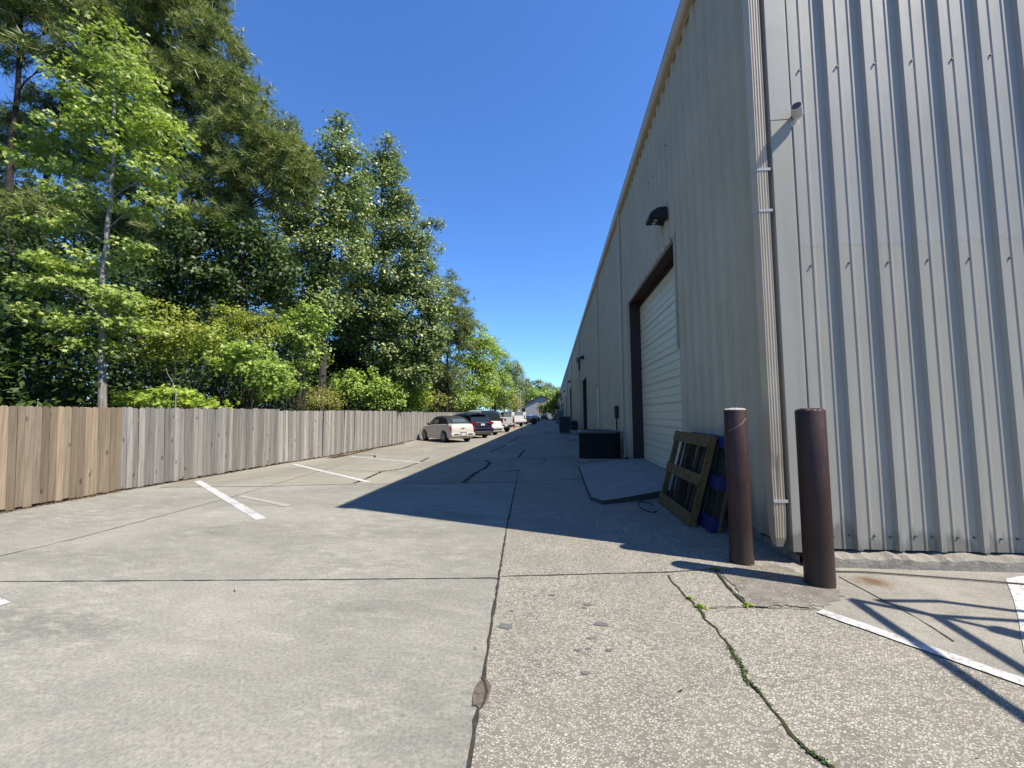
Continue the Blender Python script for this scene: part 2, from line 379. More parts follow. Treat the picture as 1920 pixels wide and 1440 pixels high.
struct(patch(agg, 0, 'driveway', M['agg']), 'exposed shell aggregate lane beside the warehouse corner', 'driveway')
old = [(p[0]-.05, p[1]) for p in FE if p[1] > 10.3]+[(-7.4, 118), (-30, 118), (-30, 150), (34, 150), (34, 146), (2.8, 146), (2.8, 10.05)]+[(jA[-1].x, jA[-1].y)]+[(p.x, p.y) for p in reversed(edge) if p.x > -9.2]+[(-9.35, 10.15)]
struct(patch(old, 0, 'lane', M['old']), 'older cracked concrete lane running along the warehouse', 'lane')
ap = [G(*p) for p in ((1412, 1066), (1475, 1058))]+[Vector((2.8, 5.0, 0)), Vector((9, 5.0, 0)), Vector((9, 1.2, 0)), G(1920, 1281)+Vector((.05, -.05, 0)), G(1540, 1146), G(1480, 1120)]
struct(patch([(p.x, p.y) for p in ap], .004, 'apron', M['sandy']), 'sandy concrete apron below the ribbed gable wall', 'pavement')
wp = [G(*p) for p in ((1345, 1068), (1390, 1064), (1450, 1058), (1500, 1075), (1560, 1098), (1580, 1120), (1545, 1140), (1480, 1138), (1408, 1139), (1375, 1100))]
wq = []
for a_, b_ in zip(wp, wp[1:]+wp[:1]): wq += [a_.lerp(b_, f/8) for f in range(8)]
struct(patch([(p.x, p.y) for p in wq], .008, 'worn_patch', M['worn'], .028), 'dark worn concrete around the two bollards', 'pavement')

def joint(px, w=.018, z=.004, nm='pavement_joint', lab='dirt filled joint between concrete slabs', mat='joint', jit=.004, pts=None):
    p = pts or [G(*q) for q in px]; w = w*(1.5 if nm == 'pavement_crack' and mat == 'joint' and w >= .035 else 1)
    return struct(ribbon(p, w, z, name=nm, mat=M[mat], jit=jit), lab, 'joint')
joint(None, .022, pts=jA, lab='long dirt joint between smooth concrete and shell aggregate')
joint([(-300, 1096), (0, 1091), (300, 1089), (620, 1087), (925, 1084), (936, 1087)], .016, lab='cross joint over the smooth parking concrete')
joint([(940, 1081), (1100, 1077), (1250, 1073), (1340, 1067)], .02, lab='cross joint over the shell aggregate before the bollards')
joint([(-200, 1090), (0, 1043), (150, 1008), (300, 968), (417, 937), (567, 893), (640, 872)], .014, lab='thin slanting joint through the parking bays')
joint([(300, 914), (500, 912), (640, 908), (830, 907), (968, 904), (1090, 898)], .03, lab='joint where the older lane begins')
joint([(968, 904), (972, 880)], .02, lab='short lengthwise joint at the start of the old lane')
joint([(1320, 1142), (1400, 1139), (1530, 1144)], .012, .012, lab='fine joint beside the dark worn patch')
joint([(1572, 1082), (1640, 1118), (1720, 1160), (1790, 1205)], .01, .008, lab='hairline joint across the sandy apron')
joint([(1341, 1068), (1365, 1100), (1405, 1140)], .022, .012, mat='crackm', lab='mossy joint left of the dark worn patch', jit=.008)
CR = dict(nm='pavement_crack', mat='joint', jit=.02)
joint([(1253, 1080), (1275, 1108), (1300, 1130), (1322, 1160), (1345, 1180), (1368, 1215), (1390, 1250), (1400, 1275), (1425, 1300), (1450, 1330), (1480, 1380), (1515, 1410), (1560, 1440), (1600, 1475)], .017, .005, 'pavement_crack', 'long mossy crack winding down the shell aggregate', 'crackm', .012)
for px, w, lb in (([(870, 905), (890, 888), (909, 878), (919, 868), (910, 863)], .07, 'forked crack in the shaded lane'),
              ([(848, 865), (915, 863), (980, 861), (1079, 855)], .035, 'first cross joint of the shaded lane'),
              ([(918, 848), (944, 837), (974, 819)], .06, 'slanting crack further up the shaded lane'),
              ([(972, 858), (983, 844)], .06, 'short crack in the middle of the shaded lane'),
              ([(880, 849), (960, 846), (1077, 841)], .04, 'second cross joint of the shaded lane'),
              ([(900, 838), (985, 835), (1077, 832)], .05, 'third cross joint of the shaded lane'),
              ([(935, 825), (1000, 823), (1077, 822)], .06, 'fourth cross joint of the shaded lane'),
              ([(955, 815), (1060, 812)], .06, 'fifth cross joint of the shaded lane'),
              ([(664, 906), (684, 899), (716, 884), (753, 879), (787, 867), (804, 858)], .05, 'curving crack across the sunlit bays'),
              ([(650, 883), (700, 883), (747, 883)], .025, 'thin crack between two sunlit bay lines'),
              ([(665, 853), (702, 854), (703, 858)], .05, 'dark crack close to the fence foot'),
              ([(700, 850), (760, 852), (795, 848)], .03, 'faint crack near the far bay line'),
              ([(1000, 872), (1020, 868), (1022, 860)], .025, 'little curved crack beside the ramp'),
              ([(940, 885), (975, 882)], .05, 'dark scuffed crack near the lane joint')):
    joint(px, w, .005, lab=lb, **CR)

def stripe(a, b, w, lab, mat='paint', z=.0055):
    a, b = Vector(a), Vector(b)
    return struct(ribbon([a, b], w, z, step=.1, jit=.002, wvar=.05, name='parking_line', mat=M[mat]), lab, 'road marking')
stripe(G(370, 902), G(490, 974), .15, 'nearest white bay line on the sunlit concrete')
stripe(G(548, 870), G(692, 904), .14, 'second white bay line from the camera')
stripe(G(657, 856), G(790, 868), .13, 'third white bay line from the camera')
stripe(G(720, 838), G(850, 849), .12, 'white bay line just before the convertible', 'faded')
stripe(G(450, 930), G(542, 949), .13, 'faded old bay line beside the nearest white one', 'faded')
stripe(G(-120, 1090), G(2, 1136), .12, 'white line end at the left edge')
for k in range(1, 9):
    y0 = 20.7+3.65*k; stripe((-8.3+.05*k, y0+.2, 0), (-4.2, y0-2.9, 0), .11, 'bay line number hidden among the parked cars', 'faded')
    C.objects[-1]['label'] = 'white bay line between the parked cars'; C.objects[-1]['group'] = 'bay lines between the parked cars'
d = (G(1920, 1281)-G(1537, 1147))
stripe(G(1537, 1147), G(1537, 1147)+d*1.9, .11, 'long white stripe slanting along the sandy apron', z=.009)
q = [G(*p) for p in ((1886, 1088), (1912, 1083), (1960, 1080), (1990, 1180), (1985, 1300), (1935, 1250), (1915, 1225), (1908, 1160), (1898, 1125))]
struct(patch([(p.x, p.y) for p in q], .0095, 'parking_line', M['paint'], .01), 'broad white paint block at the right edge', 'road marking')
q = [G(*p) for p in ((946, 835), (956, 830), (969, 829), (963, 832), (962, 834), (952, 836))]
struct(patch([(p.x, p.y) for p in q], .006, 'arrow_marking', M['faded']), 'worn white arrow mark on the shaded lane', 'road marking')
for i, (px, py, s) in enumerate(((1128, 1171, .07), (1096, 1140, .03), (1107, 1197, .035), (1036, 1116, .03), (947, 1175, .08), (960, 1146, .025), (1084, 1220, .03), (1104, 1217, .025), (1142, 1220, .035), (1097, 1262, .04), (1102, 1134, .05))):
    p = G(px, py); k = 11
    struct(patch([(p.x+s*(.5+.5*random.random())*math.cos(6.283*j/k)*1.1, p.y+s*.6*(.5+.5*random.random())*math.sin(6.283*j/k)) for j in range(k)], .0045, 'tar_stain', M['tar']), ('small grey tar spot on the shell aggregate' if i else 'largest grey tar spot on the shell aggregate'), 'stain')['group'] = 'grey spots on the aggregate'
p = G(903, 1300)
struct(patch([(p.x+.055*(.7+.5*random.random())*math.cos(6.283*j/14)*(1.0), p.y+.14*(.8+.3*random.random())*math.sin(6.283*j/14)) for j in range(14)], .007, 'spalled_edge', M['spall']), 'reddish broken hole in the slab edge', 'stain')
patchm = [G(*p) for p in ((902, 1268), (911, 1280), (916, 1298), (910, 1318), (901, 1334), (906, 1318), (910, 1298), (906, 1282))]
struct(patch([(p.x, p.y) for p in patchm], .0095, 'pavement_crack', M['joint']), 'black gap along the broken slab edge', 'joint')

# ------------------------------------------------------------------ leaf meshes
def fast_mesh(name, V, k, mat, parent=None, org=(0, 0, 0)):
    """V (n,k,3): n faces of k corners"""
    n = len(V); me = bpy.data.meshes.new(name)
    me.vertices.add(n*k); me.vertices.foreach_set('co', (V-np.array(org)).astype(np.float32).ravel())
    me.loops.add(n*k); me.loops.foreach_set('vertex_index', np.arange(n*k, dtype=np.int32))
    me.polygons.add(n); me.polygons.foreach_set('loop_start', np.arange(0, n*k, k, dtype=np.int32))
    me.update(calc_edges=True); me.materials.append(mat)
    o = bpy.data.objects.new(name, me); C.objects.link(o)
    if parent is not None: o.parent = parent
    else: o.location = org
    return o
def unit(a): return a/np.maximum(np.linalg.norm(a, axis=-1, keepdims=True), 1e-9)
def leaf_quads(P, Nn, size, aspect=.6, droop=.25):   # single diamond leaves
    n = len(P); Nn = unit(Nn); r = unit(rng.normal(size=(n, 3))+np.array([0, 0, -.5]))
    u = unit(np.cross(Nn, r)); v = np.cross(Nn, u)
    s = size*rng.uniform(.5, 1.5, (n, 1))
    a = P-v*s*.5; b = P+v*s*.5-Nn*s*droop*rng.uniform(0, 1, (n, 1)); w = u*s*aspect*.5
    return np.stack([a, P+w-v*s*.08, b, P-w-v*s*.08], 1)
def star_leaves(P, Nn, size):
    """lobed leaves: three diamonds fanned from the stalk, as one 8-cornered outline"""
    n = len(P); Nn = unit(Nn); r = unit(rng.normal(size=(n, 3))+np.array([0, 0, -.5]))
    u = unit(np.cross(Nn, r)); v = np.cross(Nn, u); s = size*rng.uniform(.65, 1.3, (n, 1))
    out = []
    for x, y in ((0, -.42), (.16, -.12), (.5, -.12), (.2, .1), (.3, .42), (.04, .2), (0, .55), (-.04, .2), (-.3, .42), (-.2, .1), (-.5, -.12), (-.16, -.12)):
        out.append(P+u*s*x+v*s*y-Nn*s*.22*(abs(x)+max(0, y)))
    return np.stack(out, 1)
def clumps_in(c, r, n, hollow=.45):
    d = unit(rng.normal(size=(n, 3))); rad = rng.uniform(hollow, 1, (n, 1))**.6
    return np.array(c)+d*rad*np.array(r), d
def spray(cl, dirs, n, rad, flat=.55):
    k = len(cl); off = rng.normal(size=(k, n, 3))*.5; off /= np.maximum(1, np.linalg.norm(off, axis=-1, keepdims=True)/1.2)
    off = off*rad*rng.uniform(.6, 1.3, (k, 1, 1)); off[..., 2] *= flat
    P = (cl[:, None, :]+off).reshape(-1, 3)
    D = np.repeat(dirs, n, axis=0)
    Nn = D*.55+np.array([.25, -.1, .75])+rng.normal(size=P.shape)*.55
    return P, Nn
def needles(P, D, n, length, width):
    k = len(P); d = unit(D[:, None, :]*.75+rng.normal(size=(k, n, 3))*.62)
    L = length*rng.uniform(.7, 1.2, (k, n, 1)); base = P[:, None, :]
    tip = base+d*L; tip[..., 2] -= .12*L[..., 0]
    w = unit(np.cross(d, rng.normal(size=(k, n, 3))))*width
    return np.stack([base+d*L*.06-w*.5, base+d*L*.06+w*.5, tip+w*.15, tip-w*.15], 2).reshape(-1, 4, 3)
def limb_pts(a, b, sag=.0, n=5, wob=.12):
    a, b = Vector(a), Vector(b); L = (b-a).length; out = []
    for i in range(n+1):
        f = i/n; p = a.lerp(b, f)
        if 0 < i < n: p += Vector((random.uniform(-1, 1), random.uniform(-1, 1), random.uniform(-1, 1)))*wob*L*.25
        p.z += sag*L*math.sin(f*math.pi); out.append(p)
    return out
def pxl(px, py, rx, rz, Y, ry=None, dY=0):
    c = AY(px, py, Y+dY); k = (Y+dY)/FPX
    return (tuple(c), (rx*k, (ry if ry else (rx+rz)*.5)*k, rz*k))
def tree(name, label, cat, trunkpx, Y, lobes, kind, leafmat, barkmat, r0, leaf, cl_per, lf_per, clr, group=None, twigs=5, flat=.55, base=None, star=False, hollow=.45):
    tp = [AY(px, py, Y) for px, py in trunkpx]; tp[0].z = -.02
    root = empty(name, tp[0], label, cat, group)
    m = MB(tp[0]); dense = []; lm = m
    for a, b in zip(tp[:-1], tp[1:]):
        for i in range(4):
            p = a.lerp(b, i/4); dense.append(p+Vector((random.uniform(-1, 1), random.uniform(-1, 1), 0))*r0*.25*(1 if dense else 0))
    dense.append(tp[-1]); H = max(1e-3, dense[-1].z)
    m.tube(dense, [max(.02, r0*(1-.86*min(1, max(0, p.z)/H)))*(1.25 if p.z < .2 else 1) for p in dense], 9)
    lv = []
    for lb in lobes:
        L = pxl(*lb[:4], Y, *(lb[4:])) if len(lb) < 7 else lb
        c, r = L; area = (r[0]*r[2]+r[1]*r[2]+r[0]*r[1])/3*(3.4 if kind == 'pine' else 3.0)
        n = max(6, int(cl_per*area)); lf = int(lf_per*1.35); cl, d = clumps_in(c, r, n, hollow)
        if kind == 'pine':
            k = lf_per; off = rng.normal(size=(n, k, 3))*clr*np.array([.6, .6, .38]); P = (cl[:, None, :]+off).reshape(-1, 3)
            D = unit(np.repeat(d, k, 0)*.6+np.array([0, 0, .55])+rng.normal(size=P.shape)*.4)
            lv.append(needles(P, D, 20, leaf, leaf*.08))
        else:
            P, Nn = spray(cl, d, lf, clr, flat)
            lv.append(star_leaves(P, Nn, leaf) if star else leaf_quads(P, Nn, leaf))
        cv = Vector(c); at = min(dense, key=lambda q: (q-cv).length+abs(q.z-(cv.z-.6*math.hypot(q.x-cv.x, q.y-cv.y)))*1.2)
        rr = max(.02, r0*.30)*(1-.5*min(1, at.z/H))
        lp = limb_pts(at, cv, .06); lm.tube(lp, [rr, rr*.8, rr*.65, rr*.5, rr*.38, rr*.25], 6)
        for q in cl[:twigs]:
            lm.tube(limb_pts(lp[random.choice((2, 3, 4))], q, .05, 3), [rr*.4, rr*.3, rr*.2, rr*.1], 4)
    V = np.concatenate(lv); V = V[V[:, :, 2].min(1) > .05]
    m.build('trunk', barkmat, root, smooth=True, fix=False)
    fast_mesh('crown', V, V.shape[1], leafmat, root, tp[0]); return root
def shrub(name, label, cat, px, py, rx, rz, Y, leafmat, leaf, n_cl, lf_per, clr, group=None, extra=(), star=False, stems=5, ry=None, flat=.7):
    lobes = [pxl(px, py, rx, rz, Y, ry)]+[pxl(*e, Y) for e in extra]
    c0 = lobes[0][0]; b = Vector((c0[0], c0[1], -.02)); root = empty(name, b, label, cat, group); lv = []; sm = MB(b)
    for c, r in lobes:
        k = max(8, int(2.6*n_cl*(r[0]*r[2]+r[0]*r[1])/2)); cl, d = clumps_in(c, r, k, .35)
        P, Nn = spray(cl, d, lf_per, clr, flat); lv.append(star_leaves(P, Nn, leaf) if star else leaf_quads(P, Nn, leaf))
        for q in cl[:stems]: sm.tube(limb_pts((b.x+random.uniform(-.2, .2), b.y+random.uniform(-.2, .2), 0), q, .1, 4), [.022, .018, .014, .01, .005], 5)
    V = np.concatenate(lv); V = V[V[:, :, 2].min(1) > .02]
    sm.build('stem', M['bk_oak'], root, smooth=True, fix=False); fast_mesh('foliage', V, V.shape[1], leafmat, root, b); return root

exec_trees = True
if exec_trees:
    # the light green sweetgum by the fence
    tree('sweetgum_tree', 'pale barked sweetgum with airy bright green lobed leaves, tallest just behind the tan fence', 'tree',
         [(195, 775), (195, 620), (193, 520), (204, 400), (214, 290), (214, 160), (218, 60)], 10.6,
         [(212, 95, 62, 62), (170, 175, 70, 55), (262, 170, 60, 55), (215, 235, 90, 45), (120, 250, 70, 32), (305, 255, 60, 35), (80, 300, 62, 32), (200, 310, 95, 36), (300, 325, 62, 30),
          (150, 365, 80, 26), (270, 385, 70, 22), (110, 420, 60, 18), (150, 490, 85, 24), (240, 470, 42, 18), (110, 535, 90, 20), (190, 560, 70, 22), (75, 585, 55, 18), (60, 612, 48, 14), (170, 610, 80, 22), (235, 570, 40, 22), (190, 655, 62, 20), (140, 640, 60, 16), (255, 620, 32, 28)],
         'leaf', M['lf_gum'], M['bk_gum'], .115, .15, 11, 32, .40, star=True, flat=.34, twigs=4)
    # pines
    tree('pine_tree', 'big long needled pine whose crown leans into the blue sky, behind the sweetgum', 'tree',
         [(330, 770), (322, 400), (318, 0), (315, -260)], 17.5,
         [(330, 40, 90, 70), (400, 90, 60, 60), (395, 175, 75, 55), (455, 190, 50, 50), (500, 255, 55, 48), (545, 290, 32, 42), (440, 270, 70, 50), (480, 340, 75, 45), (565, 325, 26, 40), (520, 300, 50, 50), (545, 350, 32, 40), (400, 350, 70, 40), (330, 160, 80, 60), (340, 270, 80, 50), (420, 420, 70, 36), (330, 430, 60, 30), (250, 90, 70, 60), (280, -40, 110, 60), (375, -30, 55, 55), (320, -150, 100, 80), (250, -120, 80, 60), (240, 200, 60, 45)],
         'pine', M['lf_pine'], M['bk_pine'], .26, .38, 8.0, 8, .42, twigs=6)
    tree('pine_tree', 'sparse pine at the left edge with bare dark limbs against the sky', 'tree',
         [(20, 770), (16, 400), (36, 100), (50, -220)], 15.5,
         [(40, 30, 80, 42), (110, 95, 60, 36), (10, 90, 50, 36), (150, 20, 60, 46), (90, -50, 110, 60), (-20, -60, 80, 60), (0, 215, 26, 18), (40, 390, 50, 30), (-30, 330, 40, 50), (110, 400, 50, 22), (70, -160, 110, 70), (20, 445, 60, 26)],
         'pine', M['lf_pine'], M['bk_pine'], .2, .40, 6.5, 8, .5, twigs=7)
    tree('pine_tree', 'dark pine trunk standing deep behind the tan fence, crown out of sight above', 'tree',
         [(62, 770), (70, 420), (120, 180), (128, -300)], 19,
         [(60, -30, 110, 60), (130, -130, 120, 80), (190, -40, 60, 60), (150, 130, 46, 26), (80, 190, 40, 18), (200, 140, 45, 40), (30, 260, 70, 50), (140, 300, 70, 40), (60, 400, 70, 40)],
         'pine', M['lf_pine'], M['bk_pine'], .2, .42, 6.5, 8, .5, twigs=7)
    tree('pine_tree', 'brown pine trunk just right of the sweetgum stem', 'tree',
         [(212, 770), (216, 500), (222, 200), (228, -260)], 21,
         [(240, -20, 80, 50), (200, -120, 100, 80), (205, 60, 60, 40), (270, 360, 50, 30), (215, 430, 60, 24), (160, 400, 70, 40), (280, 260, 60, 60), (180, 240, 60, 50), (300, 470, 60, 30)],
         'pine', M['lf_pine'], M['bk_pine'], .19, .42, 6.5, 8, .5, twigs=6)
    # broad oaks in the middle
    tree('oak_tree', 'tall grey green oak with the highest leading tip, centre of the tree line', 'tree',
         [(602, 775), (606, 560), (630, 380), (642, 225)], 21.5,
         [(642, 238, 22, 26), (625, 290, 34, 36), (660, 285, 26, 26), (640, 335, 46, 34), (565, 345, 46, 40), (585, 310, 26, 30), (548, 400, 42, 40), (600, 400, 60, 46), (655, 400, 46, 46), (560, 470, 62, 56), (630, 470, 66, 56), (545, 545, 52, 52), (600, 560, 60, 52), (565, 620, 40, 46), (590, 660, 26, 36)],
         'leaf', M['lf_oak'], M['bk_oak'], .26, .17, 8.5, 46, .55, twigs=4, flat=.75)
    tree('oak_tree', 'rounded oak with ragged right edge reaching out over the fence line', 'tree',
         [(722, 775), (720, 560), (716, 400), (724, 265)], 26.5,
         [(722, 285, 26, 28), (700, 320, 36, 30), (742, 335, 24, 30), (705, 375, 56, 40), (752, 385, 34, 30), (690, 440, 60, 50), (755, 440, 50, 42), (805, 420, 22, 10), (800, 462, 28, 20), (720, 510, 80, 56), (785, 520, 44, 46), (690, 570, 66, 56), (765, 590, 64, 56), (800, 640, 34, 46), (812, 560, 26, 46), (818, 610, 22, 40), (735, 650, 64, 44), (660, 620, 40, 40), (770, 690, 50, 40)],
         'leaf', M['lf_oak2'], M['bk_oak'], .3, .18, 8.5, 46, .58, twigs=4, flat=.75)
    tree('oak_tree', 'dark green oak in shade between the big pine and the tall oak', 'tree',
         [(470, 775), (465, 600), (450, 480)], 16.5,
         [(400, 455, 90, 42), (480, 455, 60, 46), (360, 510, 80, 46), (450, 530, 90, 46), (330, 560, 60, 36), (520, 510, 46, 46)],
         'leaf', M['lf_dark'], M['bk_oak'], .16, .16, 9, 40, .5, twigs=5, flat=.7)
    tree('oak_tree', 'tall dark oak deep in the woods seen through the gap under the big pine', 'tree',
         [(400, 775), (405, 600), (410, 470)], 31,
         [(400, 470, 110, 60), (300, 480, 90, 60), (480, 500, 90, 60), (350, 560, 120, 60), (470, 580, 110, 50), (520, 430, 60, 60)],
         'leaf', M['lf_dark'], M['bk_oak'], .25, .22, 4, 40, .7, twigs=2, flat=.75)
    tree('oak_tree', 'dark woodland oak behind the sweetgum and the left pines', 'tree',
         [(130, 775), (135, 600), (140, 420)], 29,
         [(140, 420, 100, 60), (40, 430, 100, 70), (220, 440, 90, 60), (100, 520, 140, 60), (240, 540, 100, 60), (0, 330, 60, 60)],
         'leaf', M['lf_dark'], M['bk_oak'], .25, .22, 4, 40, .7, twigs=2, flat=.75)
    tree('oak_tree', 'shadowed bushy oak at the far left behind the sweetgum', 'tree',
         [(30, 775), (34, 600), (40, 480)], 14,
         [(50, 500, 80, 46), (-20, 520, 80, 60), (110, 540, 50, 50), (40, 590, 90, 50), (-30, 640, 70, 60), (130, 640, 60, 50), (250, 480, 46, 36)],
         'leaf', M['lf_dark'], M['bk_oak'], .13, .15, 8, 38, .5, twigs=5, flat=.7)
    tree('oak_tree', 'deep green oak filling the gap low between two big oaks', 'tree',
         [(645, 775), (650, 680), (655, 560)], 30,
         [(650, 560, 80, 60), (620, 640, 70, 60), (690, 660, 80, 60), (560, 600, 60, 60), (760, 640, 70, 60), (640, 710, 90, 44)],
         'leaf', M['lf_dark'], M['bk_oak'], .2, .18, 7, 40, .6, twigs=4, flat=.75)
    tree('pine_tree', 'small open pine standing clear to the right of the oaks', 'tree',
         [(838, 775), (840, 640), (846, 515)], 41,
         [(846, 532, 14, 18), (856, 565, 24, 22), (836, 580, 20, 24), (872, 600, 22, 18), (850, 615, 34, 20), (868, 640, 26, 18), (832, 640, 24, 28), (820, 690, 22, 36), (850, 690, 22, 24)],
         'pine', M['lf_pine'], M['bk_pine'], .17, .5, 3.6, 8, .6, twigs=5)
    for tp, Y, lobes, lm_, lab in (
        ([(884, 780), (886, 660), (890, 620)], 51, [(893, 628, 26, 26), (880, 660, 34, 30), (905, 665, 30, 36), (880, 705, 40, 36), (912, 715, 26, 36), (865, 745, 34, 28)], 'lf_vine', 'bright green maple right of the small pine'),
        ([(928, 780), (928, 680), (930, 650)], 70, [(926, 655, 16, 24), (940, 680, 16, 26), (925, 710, 28, 34), (945, 735, 22, 34), (915, 745, 28, 26)], 'lf_bush', 'mid green tree behind the white pickup roof'),
        ([(966, 780), (966, 700), (966, 685)], 112, [(962, 690, 16, 16), (972, 705, 11, 24), (955, 720, 16, 36), (970, 745, 12, 30)], 'lf_oak2', 'last dark round tree at the end of the tree line'),
        ([(842, 780), (840, 720), (838, 690)], 43, [(832, 720, 26, 36), (850, 740, 26, 28), (815, 745, 30, 22)], 'lf_oak', 'low leafy tree under the small pine'),
        ([(945, 785), (946, 740)], 88, [(945, 750, 18, 22), (962, 752, 12, 24), (930, 755, 14, 18)], 'lf_olive', 'olive green thicket by the pale pole')):
        tree('maple_tree', lab, 'tree', tp, Y, lobes, 'leaf', M[lm_], M['bk_oak'], .2, .24, 5, 34, .8, 'trees at the far end of the fence', twigs=2, flat=.8)
    # understory along the fence
    sh = shrub
    sh('bush', 'yellow leaved bush left of centre over the fence', 'bush', 318, 610, 62, 46, 12.2, M['lf_yel'], .10, 26, 30, .28, extra=((360, 640, 60, 36), (300, 660, 46, 34)))
    sh('bush', 'yellow green fine leaved bush in front of the dark oak', 'bush', 480, 620, 64, 44, 15.2, M['lf_yel'], .09, 24, 34, .3, extra=((430, 600, 50, 30),))
    sh('bush', 'broad leaved green bush hanging over the grey fence', 'bush', 440, 672, 80, 36, 14.2, M['lf_bush'], .16, 18, 26, .3, star=True, extra=((500, 700, 50, 34), (380, 640, 40, 30)))
    sh('bush', 'pale green vine covered bush draped under the tall oak', 'bush', 560, 620, 48, 56, 18, M['lf_bush'], .13, 16, 30, .34, extra=((590, 600, 30, 40), (575, 670, 34, 24)))
    sh('bush', 'leafy sapling clump sticking up behind the grey fence', 'bush', 520, 722, 60, 30, 16, M['lf_bush'], .15, 18, 26, .28, star=True, extra=((470, 745, 40, 18),))
    sh('bush', 'low broad leaf plants along the fence top beside the sweetgum', 'bush', 300, 745, 80, 20, 11.6, M['lf_vine'], .16, 18, 24, .26, star=True, extra=((240, 752, 40, 12), (390, 755, 50, 12)))
    sh('bush', 'fine olive shrub just over the grey fence', 'bush', 602, 752, 44, 24, 19.5, M['lf_olive'], .07, 28, 50, .3)
    sh('bush', 'glossy bright bush beneath the rounded oak', 'bush', 682, 728, 52, 42, 23, M['lf_bush'], .15, 14, 32, .36, extra=((650, 715, 26, 30), (720, 742, 46, 26)))
    sh('bush', 'yellow tinged bush right of the glossy bright one', 'bush', 760, 742, 46, 30, 28, M['lf_vine'], .15, 13, 32, .4, extra=((745, 700, 26, 34), (790, 735, 26, 34)))
    sh('bush', 'bush with pale dry plumes behind the convertible', 'bush', 815, 752, 26, 18, 33.5, M['lf_olive'], .14, 12, 30, .4)
    sh('bush', 'bright green bushes above the navy car', 'bush', 872, 752, 34, 20, 47, M['lf_vine'], .18, 9, 30, .5, extra=((900, 755, 22, 16),))
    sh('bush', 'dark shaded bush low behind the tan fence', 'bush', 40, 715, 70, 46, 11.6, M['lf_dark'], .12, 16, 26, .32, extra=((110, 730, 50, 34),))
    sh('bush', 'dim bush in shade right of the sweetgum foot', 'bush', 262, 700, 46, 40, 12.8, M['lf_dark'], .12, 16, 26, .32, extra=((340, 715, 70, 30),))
    # woods in depth behind
    n = 12500; cl = np.stack([rng.uniform(-33, -12, n), rng.uniform(4, 75, n), 8.6*rng.uniform(0, 1, n)**1.05+.2], 1)
    cl = cl[(cl[:, 2] < 2.0+.9*(-11-cl[:, 0])) & (cl[:, 0] < -11.3)]
    P, Nn = spray(cl, unit(rng.normal(size=cl.shape)), 40, 1.0, .6); V = leaf_quads(P, Nn, .17); V = V[V[:, :, 2].min(1) > .02]
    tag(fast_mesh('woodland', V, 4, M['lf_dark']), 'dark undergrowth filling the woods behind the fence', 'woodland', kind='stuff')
    for i in range(12):
        x, y = random.uniform(-26, -14), random.uniform(8, 30); r = random.uniform(.06, .12)
        if i < 6: x, y = (-21.5, 14.5, 0)[:2] if i == 0 else (-14.5-1.9*i, 10.5+1.7*i)
        h = random.uniform(5, 8); m = MB((x, y, -.02)); tp = limb_pts((x, y, -.02), (x+random.uniform(-.8, .8), y+random.uniform(-.8, .8), h), 0, 7, .05)
        m.tube(tp, [r*(1-.7*k/7) for k in range(8)], 7)
        o = m.build('tree_trunk', M['bk_pine'], smooth=True, fix=False)
        tag(o, 'bare trunk in the shaded woods behind the fence', 'tree trunk', 'bare trunks in the woods')
    # pale dead twigs and plumes
    for px, py, qx, qy, lab in ((330, 735, 312, 690, 'forked pale dry stem in front of the dim bush'),):
        b = AY(px, py, 11); b2 = Vector((b.x, b.y, .3)); tpp = AY(qx, qy, 11); m = MB(b2)
        m.tube([b2]+limb_pts(b, tpp, 0, 5, .12), [.018, .016, .014, .012, .010, .008, .005], 5); m.tube(limb_pts(b.lerp(tpp, .4), tpp+Vector((.7, 0, -.1)), 0, 4, .1), [.01, .009, .008, .006, .004], 5)
        tag(m.build('dead_twig', M['bk_gum'], smooth=True, fix=False), lab, 'twig')
    # distant trees and hedge tree
    for i, (px, py, rx, rz, Y) in enumerate(((992, 718, 16, 12, 215), (1010, 722, 14, 14, 230), (1026, 726, 14, 10, 240), (1042, 732, 12, 10, 235), (1058, 736, 14, 12, 240), (985, 728, 12, 16, 205))):
        tree('pine_tree', ('leftmost', 'second', 'third', 'fourth', 'rightmost', 'nearest')[i]+' of the hazy pines on the skyline past the house', 'tree', [(px, 780), (px, py)], Y,
             [(px, py, rx*.8, rz*.7), (px-6, py+12, rx*.7, rz*.6), (px+6, py+14, rx*.7, rz*.6)], 'leaf', M['lf_far'], M['bk_pine'], .35, .75, 1.0, 22, 1.8, 'pines on the skyline', twigs=1, flat=.6)
    for i, (px, py, rx, rz, Y) in enumerate(((1000, 740, 18, 14, 190), (1022, 742, 16, 14, 195), (1046, 748, 16, 18, 195), (984, 752, 10, 18, 180))):
        tree('maple_tree', ('left', 'middle', 'right', 'dark')[i]+' green tree behind the roof of the pale house', 'tree', [(px, 782), (px, py)], Y,
             [(px, py, rx, rz), (px+4, py+14, rx, rz)], 'leaf', M['lf_bush' if i < 3 else 'lf_dark'], M['bk_oak'], .35, .7, 1.0, 26, 1.6, 'trees behind the house', twigs=1, flat=.7)
    tree('crape_myrtle_tree', 'small round tree in front of the pale house by the lane end', 'tree', [(1036, 789), (1034, 775), (1032, 764)], 112,
         [(1028, 765, 15, 9), (1036, 752, 10, 12), (1020, 768, 9, 8), (1040, 768, 9, 9), (1043, 740, 6, 10)], 'leaf', M['lf_olive'], M['bk_oak'], .12, .42, 3.0, 26, .9, twigs=3, flat=.8)

